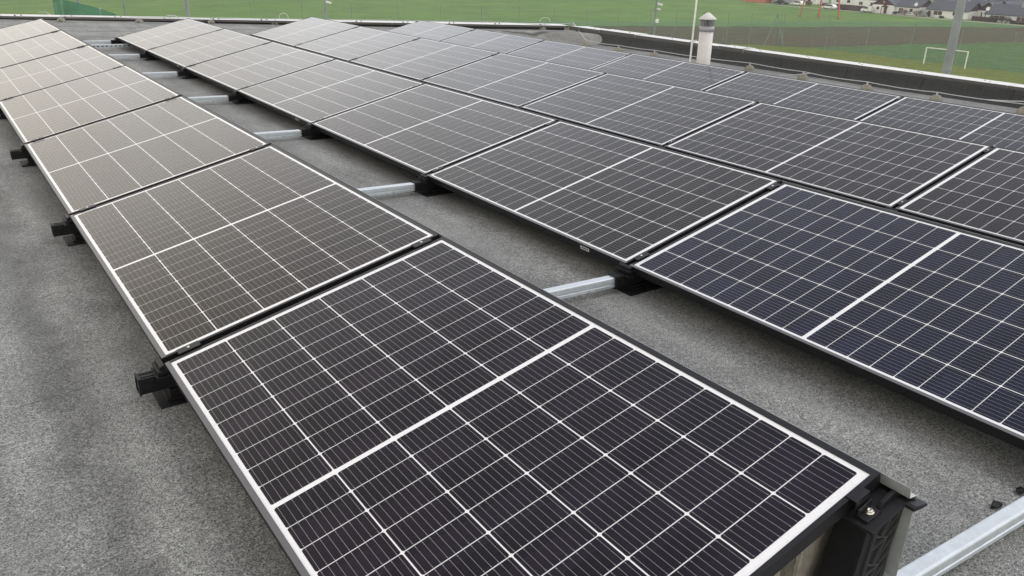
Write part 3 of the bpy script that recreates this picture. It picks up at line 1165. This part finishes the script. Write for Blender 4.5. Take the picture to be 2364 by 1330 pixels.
# earthing wires folded over the far coping
for lab, (u, v) in (('thin bent wire folded over the far coping above the leftmost row end', (112, 33)), ('thin bent wire folded over the far coping above the second row end', (408, 40))):
    c = at(u, v, 0.05)
    b = MB()
    b.tube([c + Vector((-0.12, 0.20, 0.02)), c + Vector((-0.03, 0.02, 0.035)), c + Vector((0.03, -0.06, -0.01)), c + Vector((0.06, -0.10, -0.06))], 0.008, 6)
    tag(b.build('coping_wire', M['wire']), lab, 'wire')

for lab, (u, v), sz in (('small dark bitumen scrap lying above the bright rail at lower right', (2300, 1165), 0.016), ('tiny dark scrap on the roof at the right edge below the second row', (2356, 1132), 0.014), ('tiny pale chip lying on the roof in the right aisle', (1886, 918), 0.006)):
    c = at(u, v, roof_low(1.4) + 0.004)
    rr = random.Random(u)
    bm = bmesh.new()
    bmesh.ops.create_icosphere(bm, subdivisions=2, radius=sz)
    for w_ in bm.verts:
        w_.co = Vector((w_.co.x * 1.3, w_.co.y * 0.8, w_.co.z * 0.35)) * rr.uniform(0.75, 1.2)
    me = bpy.data.meshes.new('roof_scrap')
    bm.to_mesh(me)
    bm.free()
    me.materials.append(M['paver'] if 'pale' in lab else M['plastic'])
    o = inst('roof_scrap', me)
    o.location = c
    tag(o, lab, 'debris')

# ------------------------------------------------------------------ vent pipe and lightning rod
def on_ray(u, v, x):
    d = ray(u, v)
    return CAM + d * ((x - CAM.x) / d.x)


c = on_ray(1623, 147, 8.75)
zb = roof_low(c.x)
ctop = c.z + 0.0
o = thing('vent_pipe', 'pale grey vent pipe with louvred top and conical cap by the upstand', 'vent pipe', (c.x, c.y, zb))
R_ = 0.097
dz = c.z - zb
b = MB()
b.lathe([(R_, 0), (R_, dz + 0.445), (0, dz + 0.445)], seg=32)
b.build('pipe', M['pvc'], o)
b = MB()
b.lathe([(R_ + 0.001, dz + 0.445), (R_ + 0.007, dz + 0.445), (R_ + 0.007, dz + 0.515), (R_ - 0.01, dz + 0.515)], seg=32)
b.build('collar', M['pvcband'], o)
b = MB()
b.lathe([(R_ - 0.03, dz + 0.50), (R_ - 0.03, dz + 0.62)], seg=24)
for k in range(30):
    a = 2 * PI * k / 30
    b.box((-0.005, -0.003, dz + 0.515), (0.012, 0.003, dz + 0.605), 1, Matrix.Rotation(a, 4, 'Z') @ Matrix.Translation((R_ - 0.008, 0, 0)))
b.lathe([(R_ - 0.01, dz + 0.600), (R_ + 0.005, dz + 0.600), (R_ + 0.005, dz + 0.612), (R_ - 0.01, dz + 0.612)], seg=32, mi=1)
b.build('louvre', [M['slot'], M['pvcband']], o)
b = MB()
b.lathe([(R_ - 0.02, dz + 0.612), (R_ + 0.026, dz + 0.607), (R_ + 0.028, dz + 0.615), (0.02, dz + 0.695), (0, dz + 0.70)], seg=32)
b.build('cap', M['pvc'], o)

c = on_ray(1593, 141, 8.6)
zb = roof_low(c.x)
o = thing('lightning_rod', 'tall thin pale lightning rod standing left of the vent pipe', 'lightning rod', (c.x, c.y, zb))
b = MB()
b.tube([(0, 0, 0.04), (0.01, 0.0, 1.0), (0.02, 0.0, 2.2), (0.025, 0, 3.2)], [0.014, 0.013, 0.011, 0.007], 10)
b.build('rod', M['white'], o)
b = MB()
b.lathe([(0.14, 0), (0.14, 0.05), (0.11, 0.07), (0, 0.075)], seg=20)
b.build('foot_block', M['concrete'], o)

# ------------------------------------------------------------------ poles, fences, goal
def pole(name, label, cat, base, h, r0, r1, m, group=None):
    o = thing(name, label, cat, base, (0, 0, 0), group)
    b = MB()
    b.tube([(0, 0, 0), (0, 0, h)], [r0, r1], 12)
    b.lathe([(r0 * 1.9, 0), (r0 * 1.9, 0.04), (r0 * 1.2, 0.06)], seg=12)
    b.build('shaft', m, o)
    return o


def cctv(o, z, yaw, s=1.0):
    b = MB()
    Mx = Matrix.Translation((0, 0, z)) @ Matrix.Rotation(yaw, 4, 'Z')
    b.box((0.10 * s, -0.09 * s, -0.07 * s), (0.62 * s, 0.09 * s, 0.11 * s), 0, Mx @ Matrix.Rotation(0.25, 4, 'Y'))
    b.bar(Mx @ Vector((0, 0, -0.12 * s)), Mx @ Vector((0.3 * s, 0, -0.06 * s)), 0.06 * s, 0.06 * s)
    return b.build('camera_head', M['white'], o, 0.01)


p = atd(2184, 168, 36)
o = pole('lighting_mast', 'thick grey lighting mast in front of the football goal', 'mast', (p.x, p.y, ZG), 18.0, 0.20, 0.135, M['pole'])
b = MB()
b.box((-0.9, -0.1, 18.0), (0.9, 0.1, 18.12))
b.build('crossarm', M['pole'], o)
for x in (-0.6, 0.6):
    b = MB()
    b.box((x - 0.25, -0.12, 17.6), (x + 0.25, 0.12, 17.97), 0)
    b.build('floodlight', M['galv_dark'], o, 0.02)

p = atd(1508, 100, 80)
pb = atd(1522, 8, 80)
o = pole('camera_pole', 'slim grey pole with white camera and box, left of the lightning rod', 'pole', (p.x, p.y, ZG), 11.5, 0.115, 0.085, M['fencepost'], 'poles with surveillance cameras')
cctv(o, pb.z - ZG, -0.3)
cctv(o, pb.z - ZG - 0.45, -0.9, 0.7)
q = atd(1520, 48.6, 80)
b = MB()
b.box((-0.05, -0.22, q.z - ZG - 0.15), (0.25, -0.08, q.z - ZG + 0.17))
b.build('junction_box', M['white'], o, 0.01)
p = atd(752, 40, 62)
q = atd(754, 3, 62)
o = pole('camera_pole', 'slim grey pole with white camera behind the far coping and third row', 'pole', (p.x, p.y, ZG), q.z - ZG + 0.05, 0.10, 0.09, M['pole'], 'poles with surveillance cameras')
cctv(o, q.z - ZG - 0.02, -0.5, 0.75)
p = atd(434, 36, 52)
pole('grey_pole', 'plain grey pole behind the far coping above the second row', 'pole', (p.x, p.y, ZG), 18, 0.125, 0.105, M['pole'], 'plain poles beyond the far coping')
p = atd(185, 31, 52)
pole('grey_pole', 'plain grey pole standing behind the sagging green net', 'pole', (p.x, p.y, ZG), 18, 0.10, 0.085, M['pole'], 'plain poles beyond the far coping')
for (u, v), lab, hpx, rr in (((289, 33), 'thin grey post in the meadow between the two plain poles', -14, 0.045), ((232, 33), 'short pale post at the low end of the green net', 19, 0.06), ((146, 31), 'pale post showing through the green net', -10, 0.045), ((131, 31), 'white leaning stake at the left end of the green net', 5, 0.045)):
    p = atd(u, v, 50)
    q = atd(u - 3, hpx, 50)
    pole('thin_post', lab, 'post', (p.x, p.y, ZG), q.z - ZG, rr, rr, M['white'] if 'white' in lab or 'pale' in lab else M['fencepost'], 'thin posts beyond the far coping')

# sagging green net
b = MB()
top = [(118, -20), (140, -12), (152, 0), (172, 5), (192, 9.5), (212, 15), (232, 20), (250, 26.5), (268, 33)]
bot = [(137, 36), (146, 37), (156, 37), (174, 37), (193, 38), (212, 38), (232, 38), (250, 38), (269, 38)]
vs = []
for (a, c) in zip(top, bot):
    dd = 49.0 + 0.25 * math.sin(a[0] * 0.35)
    vs += [atd(*a, dd), atd(c[0], c[1] + 60, dd)]
b.add(vs, [(2 * i, 2 * i + 1, 2 * i + 3, 2 * i + 2) for i in range(len(top) - 1)], 0, True)
net = b.build('green_net', M['net'])
sol = net.modifiers.new('thickness', 'SOLIDIFY')
sol.thickness = 0.01
tag(net, 'green sagging net sheet hung between posts beyond the far coping', 'net')

# tall ball fence in two runs meeting at a braced corner
FH = 5.3


def fence(name, label, pts, h, nw, r, m, mesh_step=None):
    o = thing(name, label, 'fence', (*pts[0], ZG))
    for (x, y) in pts:
        b = MB()
        b.tube([(x - pts[0][0], y - pts[0][1], 0), (x - pts[0][0], y - pts[0][1], h)], r, 6)
        b.build('post', m, o)
    b = MB()
    for k in range(nw):
        z = h * (k + 0.15) / nw
        for i in range(len(pts) - 1):
            a = Vector((pts[i][0] - pts[0][0], pts[i][1] - pts[0][1], z))
            c = Vector((pts[i + 1][0] - pts[0][0], pts[i + 1][1] - pts[0][1], z))
            b.bar(a, c, 0.008, 0.008)
    if mesh_step:
        for i in range(len(pts) - 1):
            a, c = Vector(pts[i]), Vector(pts[i + 1])
            n = int((c - a).length / mesh_step)
            for q in range(1, n):
                p = a.lerp(c, q / n) - Vector(pts[0])
                b.bar((p.x, p.y, 0), (p.x, p.y, h), 0.006, 0.006, 0, (1, 0, 0))
    b.build('mesh', M['fencepost'], o)
    return o


ur = [(1823.6, 108), (1907, 118), (1997, 128), (2097, 139), (2205, 152), (2316, 166), (2440, 181)]
rp = [(121.0, 91.0)] + [(122.8, 83.6 - 7.35 * k) for k in range(0, 9)]
fence('wire_fence', 'tall wire fence run along the ploughed field behind the football goal', rp, FH, 14, 0.05, M['fencepost'], 0.5)
lt = [(1738, 26.4), (1684.5, 25.4), (1625, 23), (1563, 21), (1503.6, 20), (1430, 19), (1356.5, 17), (1280, 16), (1199, 14), (1112, 12), (1017, 11), (918, 8.5), (810, 5), (695, 2), (575, 0)]
lp = []
A_, B_ = Vector((121.0, 91.0)), Vector((63.7, 140.0))
dAB = (B_ - A_).normalized()
for (u, v) in lt:
    d = ray(u, v)
    # meet of the sight line's heading with the fence line
    dx, dy = d.x, d.y
    den = dx * dAB.y - dy * dAB.x
    s = ((A_.x - CAM.x) * dAB.y - (A_.y - CAM.y) * dAB.x) / den
    lp.append((CAM.x + dx * s, CAM.y + dy * s))
fence('wire_fence', 'tall wire fence run crossing the meadow beyond the far roof corner', [(121.0 - 0.4, 91.35)] + lp, FH, 14, 0.05, M['fencepost'], 0.5)
# corner brace: two raking tubes
o = thing('corner_brace', 'green A-shaped brace of two raking tubes at the fence corner', 'brace', (118.2, 90.4, ZG))
for (x, y) in ((-1.35, 1.0), (1.3, -1.0)):
    b = MB()
    b.tube([(x, y, 0), (0, 0, 5.4)], 0.075, 8)
    b.build('brace_tube', M['greenpost'], o)
b = MB()
b.tube([(0.15, 0.2, 0), (0, 0, 5.5)], 0.04, 8)
b.build('post', M['greenpost'], o)
# low posts of a second fence in front
k = 0
lowp = [((1882, 116), 'left of the tall fence corner run'), ]
lw = [(124.6, 87.5 - 4.4 * i) for i in range(9)]
fence('low_fence', 'low thin wire fence with short posts behind the tall fence', lw, 1.5, 3, 0.035, M['fencepost'])
lw2 = [(119.0 - 3.4 * i, 96.5 + 2.9 * i) for i in range(8)]
fence('low_fence', 'low wire fence with short posts along the ploughed field, right of the vent', lw2, 1.5, 3, 0.035, M['fencepost'])

# football goal
ga, gb = Vector((119.42, 64.52, ZG)), Vector((119.76, 58.63, ZG))
o = thing('football_goal', 'white football goal frame standing on the mossy grass', 'goal', ga)
for q in (Vector((0, 0, 0)), gb - ga):
    b = MB()
    b.bar(q, q + Vector((0, 0, 2.34)), 0.12, 0.12, 0, (1, 0, 0))
    b.build('upright', M['white'], o)
    b = MB()
    b.tube([q + Vector((0.0, 0, 2.2)), q + Vector((0.9, 0, 1.4)), q + Vector((1.5, 0, 0))], 0.02, 6)
    b.build('net_stay', M['greenpost'], o)
b = MB()
b.bar(Vector((0, 0.06, 2.4)), gb - ga + Vector((0, -0.06, 2.4)), 0.12, 0.12)
b.build('crossbar', M['white'], o)

# red and white lattice pylon
pc = Vector((189.0, 131.4, ZG))
feet = [(-3.9, 3.7), (-2.8, -1.15), (0.6, -4.6), (5.5, 4.8)]
o = thing('lattice_pylon', 'red and white steel lattice pylon standing in the far meadow', 'pylon', pc)
TOP = 30.0


def lg(i, z):
    f = 1 - 0.86 * min(1, z / TOP)
    return Vector((feet[i][0] * f, feet[i][1] * f, z))


for i in range(4):
    b = MB()
    zs = [0, 3.0, 6.0, 9.0, 14, 22, TOP]
    for j in range(len(zs) - 1):
        b.bar(lg(i, zs[j]), lg(i, zs[j + 1]), 0.28, 0.28, j % 4 == 3)
    # splayed lattice of each leg foot
    for s in (-0.55, 0.55):
        b.bar(lg(i, 0), lg(i, 5.5) + Vector((s * 1.3, s, 0)), 0.14, 0.14, 0)
        b.bar(lg(i, 5.5) + Vector((s * 1.3, s, 0)), lg(i, 9), 0.14, 0.14, 0)
    for z in (1.8, 3.2, 4.6):
        f = z / 5.5
        b.bar(lg(i, z) + Vector((-0.72 * f, -0.55 * f, 0)), lg(i, z) + Vector((0.72 * f, 0.55 * f, 0)), 0.10, 0.10, 1 if i != 1 else 0)
    b.build('leg', [M['red'], M['palelattice']], o)
    b = MB()
    b.box((feet[i][0] - 0.3, feet[i][1] - 0.3, 0), (feet[i][0] + 0.3, feet[i][1] + 0.3, 0.35))
    b.build('footing', M['concrete'], o)
b = MB()
for z0, z1 in ((7.5, 12), (12, 17), (17, 22), (22, 27)):
    for i, j in ((0, 1), (1, 2), (2, 3), (3, 0)):
        b.bar(lg(i, z0), lg(j, z1), 0.12, 0.12, 0)
        b.bar(lg(j, z0), lg(i, z1), 0.12, 0.12, 1)
        b.bar(lg(i, z1), lg(j, z1), 0.12, 0.12, 0)
b.build('bracing', [M['red'], M['palelattice']], o)

# ------------------------------------------------------------------ houses
def window(root, c, w, h, axis='x', m='glass', frame='white'):
    """A window on a wall facing -x (axis 'x') or -y (axis 'y'); c is the centre on the wall face."""
    x, y, z = c
    b = MB()
    t = 0.07
    def bx(a0, a1, z0, z1, d0, d1):
        if axis == 'x':
            b.box((x + d0, y + a0, z + z0), (x + d1, y + a1, z + z1))
        else:
            b.box((x + a0, y + d0, z + z0), (x + a1, y + d1, z + z1))
    bx(-w / 2, w / 2, h / 2 - t, h / 2, -0.05, 0.02)
    bx(-w / 2, w / 2, -h / 2, -h / 2 + t, -0.05, 0.02)
    bx(-w / 2, -w / 2 + t, -h / 2 + t, h / 2 - t, -0.05, 0.02)
    bx(w / 2 - t, w / 2, -h / 2 + t, h / 2 - t, -0.05, 0.02)
    if w > 1.2:
        bx(-t / 2, t / 2, -h / 2 + t, h / 2 - t, -0.045, 0.02)
    f = b.build('window', M[frame], root)
    b = MB()
    bx(-w / 2 + t, w / 2 - t, -h / 2 + t, h / 2 - t, -0.02, 0.01)
    b.build('pane', M[m], f)


def gable_block(root, x0, x1, y0, y1, eave, ridge, along, roofm, gablem, over=0.35):
    """Walls and a pitched roof; along = axis of the ridge."""
    b = MB()
    b.box((x0, y0, 0), (x1, y1, eave))
    b.build('wall', M['housewall'], root)
    b = MB()
    if along == 'x':
        ym = (y0 + y1) / 2
        b.prism([(y0, eave), (y1, eave), (ym, ridge)], x0 + 0.02, x1 - 0.02, 'yz')
    else:
        xm = (x0 + x1) / 2
        b.prism([(x0, eave), (x1, eave), (xm, ridge)], y0 + 0.02, y1 - 0.02, 'xz')
    b.build('gable', M[gablem], root)
    b = MB()
    t = 0.16
    if along == 'x':
        s = (ridge - eave) / (ym - y0)
        for sg in (-1, 1):
            e = (y0 - over if sg < 0 else y1 + over)
            b.prism([(ym, ridge + 0.02), (ym, ridge + t + 0.02), (e, eave - s * over + t + 0.02), (e, eave - s * over + 0.02)], x0 - over, x1 + over, 'yz')
    else:
        s = (ridge - eave) / (xm - x0)
        for sg in (-1, 1):
            e = (x0 - over if sg < 0 else x1 + over)
            b.prism([(xm, ridge + 0.02), (xm, ridge + t + 0.02), (e, eave - s * over + t + 0.02), (e, eave - s * over + 0.02)], y0 - over, y1 + over, 'xz')
    return b.build('roof', M[roofm], root)


def chimney(roof, x, y, z0, z1):
    b = MB()
    b.box((x - 0.25, y - 0.25, z0), (x + 0.25, y + 0.25, z1))
    b.build('chimney', M['greybrick'], roof)


def dish(root, p, r=0.5):
    b = MB()
    prof = [(0.0, 0.0), (r * 0.5, 0.04), (r * 0.85, 0.13), (r, 0.2), (r * 0.98, 0.22), (r * 0.8, 0.15), (0, 0.03)]
    b.lathe(prof, seg=16)
    me = b.mesh('satellite_dish', M['white'])
    me.transform(Matrix.Rotation(-PI / 2 + 0.3, 4, 'Y'))
    o = inst('satellite_dish', me, root)
    o.location = p
    b = MB()
    b.tube([(0.1, 0, 0), (0.35, 0, -0.7)], 0.04, 6)
    b.build('arm', M['greybrick'], o)


def door(root, x, y, w=0.9, h=1.75):
    b = MB()
    b.box((x - 0.05, y - w / 2, 0.02), (x + 0.02, y + w / 2, h))
    d = b.build('door', M['shutter'], root)
    b = MB()
    b.box((x - 0.09, y + w / 2 - 0.16, h * 0.5), (x - 0.052, y + w / 2 - 0.08, h * 0.5 + 0.08))
    b.build('handle', M['steel'], d)


def porch(root, x, y, w, z):
    b = MB()
    b.prism([(y - w / 2, z), (y, z + 0.45), (y + w / 2, z), (y + w / 2, z + 0.1), (y, z + 0.58), (y - w / 2, z + 0.1)], x - 1.1, x - 0.03, 'yz')
    for s in (-1, 1):
        b.bar((x - 1.0, y + s * (w / 2 - 0.12), 0), (x - 1.0, y + s * (w / 2 - 0.12), z + 0.1), 0.12, 0.12, 0, (1, 0, 0))
    b.build('porch', M['cladding'], root)


HG = 'bungalows along the far path'
# front house with the gable nearest the pylon
h = thing('bungalow', 'white bungalow with dark brown gable, nearest to the red pylon', 'house', (221.4, 131.4, ZG), (0, 0, 0), HG)
rf = gable_block(h, 0, 8.5, 0, 6.7, 2.25, 4.15, 'x', 'rooftile', 'cladding')
rf2 = gable_block(h, 0.6, 8.0, -6.6, -0.03, 2.15, 4.0, 'y', 'rooftile', 'cladding')
window(h, (0, 4.9, 1.35), 0.9, 0.9)
window(h, (0, 3.4, 3.0), 0.5, 0.5)
door(h, 0, 2.6)
porch(h, 0, 2.6, 1.5, 1.7)
window(h, (0.6, -1.6, 1.2), 1.3, 1.1, m='shutter')
window(h, (0.6, -4.6, 1.3), 1.0, 0.9)
chimney(rf2, 4.6, -3.0, 3.6, 4.8)
dish(h, (-0.3, -6.3, 2.9))
# second, set back
q = at(2104, 13.7, ZG + 2.2)
h = thing('bungalow', 'white bungalow set back behind shrubs, second brown gable from the left', 'house', (232, 120.4, ZG), (0, 0, 0), HG)
rf = gable_block(h, 0, 9, 0, 6.2, 2.35, 4.4, 'x', 'rooftile', 'cladding')
rf2 = gable_block(h, 1.2, 8.2, -8.4, -0.03, 2.25, 4.2, 'y', 'rooftile', 'cladding')
window(h, (0, 1.6, 1.3), 0.9, 0.9)
window(h, (0, 3.1, 3.2), 0.5, 0.5)
door(h, 0, 4.2)
porch(h, 0, 4.9, 1.6, 1.7)
dish(h, (-0.3, 6.2, 2.7))
dish(h, (-0.2, -2.6, 2.4))
# third, the long roof left of the mast
h = thing('bungalow', 'long grey roofed white bungalow behind the lighting mast', 'house', (222.4, 111.6, ZG), (0, 0, 0), HG)
rf = gable_block(h, 0, 7.4, 0, 11.0, 1.95, 4.0, 'y', 'rooftile', 'cladding')
gable_block(h, 4.6, 11.0, -5.2, -0.03, 2.2, 4.2, 'x', 'rooftile', 'cladding')
window(h, (0, 7.9, 1.1), 2.4, 1.1, m='shutter')
window(h, (0, 3.4, 1.2), 1.2, 1.0)
window(h, (4.6, -2.6, 1.2), 1.1, 1.1)
window(h, (4.6, -1.2, 1.2), 0.5, 1.2)
chimney(rf, 4.4, 2.6, 3.4, 4.6)
dish(h, (4.2, -4.0, 3.3))
# fourth, brown gable set back right of the mast
h = thing('bungalow', 'white bungalow with brown gable set back just right of the mast', 'house', (233.5, 105.9, ZG), (0, 0, 0), HG)
gable_block(h, 0, 9, 0, 5.0, 2.2, 4.35, 'x', 'rooftile', 'cladding')
gable_block(h, 1.5, 8.5, -9.0, -0.03, 2.1, 4.2, 'y', 'rooftile', 'cladding')
window(h, (0, 2.5, 2.9), 0.6, 0.7)
door(h, 0, 3.4)
window(h, (0, 1.2, 1.2), 0.8, 1.0)
porch(h, 0, 3.4, 1.7, 1.6)
# fifth, long roof at the right edge
h = thing('bungalow', 'long grey roofed white bungalow at the right picture edge', 'house', (221.0, 92.4, ZG), (0, 0, 0), HG)
rf = gable_block(h, 0, 7.6, 0, 14.0, 1.9, 4.05, 'y', 'rooftile', 'cladding')
window(h, (0, 10.6, 1.0), 2.6, 1.2, m='shutter')
window(h, (0, 5.4, 1.1), 2.2, 1.1, m='shutter')
window(h, (0, 1.6, 1.2), 1.2, 1.0)
chimney(rf, 3.0, 7.0, 3.3, 4.9)
dish(h, (-0.2, 13.6, 3.0))

BG = 'houses behind the front row'
back = [(246, 122, 12, 8, 2.6, 5.2, 'y', 'rooftile', 'housewall', 'pale house with grey roof behind the second brown gable'),
        (248, 108, 11, 8, 2.6, 5.4, 'y', 'rooftile', 'housewall', 'pale house with grey roof behind the lighting mast'),
        (252, 96, 9, 9, 2.6, 5.8, 'x', 'redtile', 'housewall', 'house with orange red roof behind the right hand bungalows'),
        (247, 84, 11, 8, 2.6, 5.3, 'y', 'rooftile', 'housewall', 'pale house with grey roof behind the rightmost bungalow'),
        (238, 146, 9, 8, 2.4, 4.6, 'x', 'rooftile', 'cladding', 'white house with grey roof between the pylon and the nearest brown gable'),
        (244, 158, 9, 8, 2.5, 4.9, 'y', 'rooftile', 'housewall', 'white house with grey roof behind the red pylon legs'),
        (240, 170, 8, 7, 2.5, 4.8, 'x', 'rooftile', 'housewall', 'white house with grey roof left of the red pylon')]
for (x, y, L, D, ev, rg, al, rm, gm, lab) in back:
    h = thing('house', lab, 'house', (x, y, ZG), (0, 0, 0), BG)
    rf = gable_block(h, 0, D, 0, L, ev, rg, al, rm, gm)
    window(h, (0, L * 0.3, 1.35), 1.2, 1.0)
    window(h, (0, L * 0.72, 1.35), 1.4, 1.0)
    chimney(rf, D * 0.6, L * 0.4, rg - 0.9, rg + 0.6)

# orange brick shell under construction, and a grey one beside it
h = thing('brick_building', 'bare orange brick building at the top edge left of the pylon', 'building', (227.5, 180.2, ZG))
b = MB()
b.box((0, 0, 0), (9, 8.4, 4.4))
b.build('wall', M['brick'], h)
b = MB()
b.box((-0.2, -0.2, 4.4), (9.2, 8.6, 4.65))
b.build('roof', M['greybrick'], h)
for y in (1.6, 4.6):
    window(h, (0, y, 1.6), 1.3, 1.2, frame='greybrick')
h = thing('plaster_building', 'low grey plaster building beside the orange brick one', 'building', (230, 174.3, ZG))
b = MB()
b.box((0, 0, 0), (8, 5.3, 3.2))
b.build('wall', M['greybrick'], h)
b = MB()
b.box((-0.2, -0.2, 3.2), (8.2, 5.5, 3.4))
b.build('roof', M['rooftile'], h)
door(h, 0, 1.6)
window(h, (0, 3.6, 1.5), 1.2, 1.0)

# garden boundary walls and fences along the path
def board_fence(label, a, c, h, m, name='garden_fence'):
    a, c = Vector(a), Vector(c)
    o = thing(name, label, 'fence', (a.x, a.y, ZG), (0, 0, 0), 'garden fences along the far path')
    b = MB()
    b.bar((0, 0, h / 2), (c.x - a.x, c.y - a.y, h / 2), 0.08, h)
    b.build('boards', m, o)
    n = max(2, int((c - a).length / 2.5))
    for i in range(n + 1):
        p = (c - a) * (i / n)
        b = MB()
        b.box((p.x - 0.1, p.y - 0.08, 0), (p.x - 0.041, p.y + 0.08, h + 0.1))
        b.build('post', m, o)


board_fence('dark board fence between the red pylon and the nearest bungalow', (222.5, 139.5), (224, 151), 1.5, M['fencewood'])
board_fence('reddish board fence right behind the red pylon legs', (225.5, 151.5), (226, 157.5), 1.4, M['shutter'])
board_fence('dark board fence below the brown gable right of the mast', (220.2, 103.0), (220.3, 109.2), 1.1, M['fencewood'])
board_fence('dark picket fence in front of the rightmost bungalow', (219.4, 90), (219.7, 99.5), 0.8, M['fencewood'])
board_fence('low white garden wall in front of the long bungalow behind the mast', (220.9, 112.6), (221.0, 119.2), 0.5, M['white'], 'garden_wall')


def bush(label, p, r, h, m, n=420, group='shrubs in the gardens along the path'):
    rr = random.Random(int(p[0] * 7 + p[1] * 13))
    o = thing('bush', label, 'bush', (p[0], p[1], ZG), (0, 0, 0), group)
    b = MB()
    lobes = [(rr.uniform(-r, r) * 0.6, rr.uniform(-r, r) * 0.6, h * rr.uniform(0.35, 0.7), rr.uniform(0.35, 0.6)) for _ in range(9)]
    for i in range(n):
        lx, ly, lz, lr = rr.choice(lobes)
        v = Vector((rr.gauss(0, 1), rr.gauss(0, 1), rr.gauss(0, 1))).normalized() * lr * rr.uniform(0.5, 1.05)
        c = Vector((lx + v.x * r * 0.8, ly + v.y * r * 0.8, max(0.05, lz + v.z * h * 0.55)))
        s = rr.uniform(0.07, 0.16)
        a = Vector((rr.gauss(0, 1), rr.gauss(0, 1), rr.gauss(0, 1))).normalized()
        e = a.orthogonal().normalized()
        f = a.cross(e)
        b.add([c - e * s, c - f * s * 0.6, c + e * s, c + f * s * 0.6], [(0, 1, 2, 3)])
    b.build('leaves', m, o)
    b = MB()
    for k in range(7):
        a = 2 * PI * k / 7
        b.tube([(0, 0, 0), (math.cos(a) * r * 0.4, math.sin(a) * r * 0.4, h * 0.6)], [0.05, 0.02], 5)
    b.build('stems', M['dry'], o)


bush('brown bare shrub in front of the nearest bungalow, left of the pale one', (219.8, 127.2), 1.7, 1.9, M['dry'])
bush('dark green shrub beside the nearest bungalow side wing', (220.2, 130.0), 1.3, 1.2, M['hedge'])
bush('pale straw coloured shrub between the first and third bungalows', (219.6, 123.6), 1.8, 2.0, M['dry'])
bush('dark shrub left of the long bungalow behind the mast', (221.4, 121.4), 1.0, 1.8, M['hedge'])
bush('small dark shrub under the wide window of the long bungalow behind the mast', (220.4, 117.4), 0.9, 0.8, M['hedge'])
bush('dark green shrub at the left corner of the rightmost bungalow', (219.4, 103.6), 1.5, 1.9, M['hedge'])
bush('dark green shrub between the two windows of the rightmost bungalow', (219.6, 100.5), 1.6, 1.7, M['hedge'])
bush('grey twiggy shrub under the middle window of the rightmost bungalow', (219.3, 97.2), 1.1, 0.9, M['dry'])
bush('grey bare shrub beside the grey plaster building', (230.0, 165.0), 1.8, 1.6, M['dry'])
bush('grey bare shrub behind the dark board fence near the pylon', (230.0, 143.5), 1.8, 1.8, M['dry'])
bush('dark hedge clump left of the white house behind the pylon', (234.0, 168.5), 1.6, 1.5, M['hedge'])


# parked vehicles
def car(label, loc, rot, m, L=4.2, Hc=1.45, van=False):
    o = thing('parked_car', label, 'car', (*loc, ZG), (0, 0, rot), 'cars parked by the far gardens')
    b = MB()
    if van:
        prof = [(0, 0.35), (L, 0.35), (L, 0.95), (L - 0.5, 1.1), (L - 1.1, Hc), (0.05, Hc), (0, 0.9)]
    else:
        prof = [(0, 0.32), (L, 0.32), (L, 0.7), (L - 0.9, 0.88), (L - 1.5, Hc), (0.9, Hc), (0.15, 0.95), (0, 0.8)]
    b.prism(prof, -0.85, 0.85, 'xz')
    b.build('body', m, o, 0.06)
    b = MB()
    if van:
        g = [(L - 0.62, 1.08), (L - 1.12, Hc - 0.08), (L - 2.0, Hc - 0.08), (L - 2.0, 1.02)]
    else:
        g = [(L - 1.05, 0.9), (L - 1.55, Hc - 0.07), (1.0, Hc - 0.07), (0.4, 0.95)]
    b.prism(g, -0.857, 0.857, 'xz')
    b.build('side_window', M['glass'], o)
    for x in (0.8, L - 0.85):
        for y in (-0.80, 0.80):
            b = MB()
            b.prism([(x + 0.31 * math.cos(a), 0.31 + 0.31 * math.sin(a)) for a in [2 * PI * k / 14 for k in range(14)]], y - 0.1, y + 0.1, 'xz')
            w = b.build('wheel', M['tyre'], o)
            b = MB()
            ys = y - 0.105 if y < 0 else y + 0.095
            b.prism([(x + 0.18 * math.cos(a), 0.31 + 0.18 * math.sin(a)) for a in [2 * PI * k / 12 for k in range(12)]], ys, ys + 0.01, 'xz')
            b.build('rim', M['galv'], w)


car('white parked car just right of the red pylon legs', (221.6, 149.8), PI / 2, M['white'])
car('white parked van at the left corner of the nearest bungalow', (220.3, 137.2), PI / 2 + 0.1, M['white'], 3.0, 1.6, True)
car('dark parked car under the grey plaster building', (226.0, 170.5), PI / 2, M['glass'])
car('white parked car left of the red pylon by the path', (227.0, 165.0), PI / 2, M['white'])

# ------------------------------------------------------------------ air between here and the far houses
b = MB()
b.box((-330, -330, ZG - 1), (330, 330, 24))
hz = b.build('haze', None)
structure(hz, 'stuff')
hm = bpy.data.materials.new('haze_air')
hm.use_nodes = True
hn, hl = hm.node_tree.nodes, hm.node_tree.links
hn.remove(hn['Principled BSDF'])
pv = hn.new('ShaderNodeVolumePrincipled')
pv.inputs['Color'].default_value = (0.93, 0.95, 1.0, 1)
pv.inputs['Density'].default_value = 0.0003
pv.inputs['Anisotropy'].default_value = 0.2
hl.new(pv.outputs[0], hn['Material Output'].inputs['Volume'])
hz.data.materials.clear()
hz.data.materials.append(hm)

bpy.context.view_layer.update()
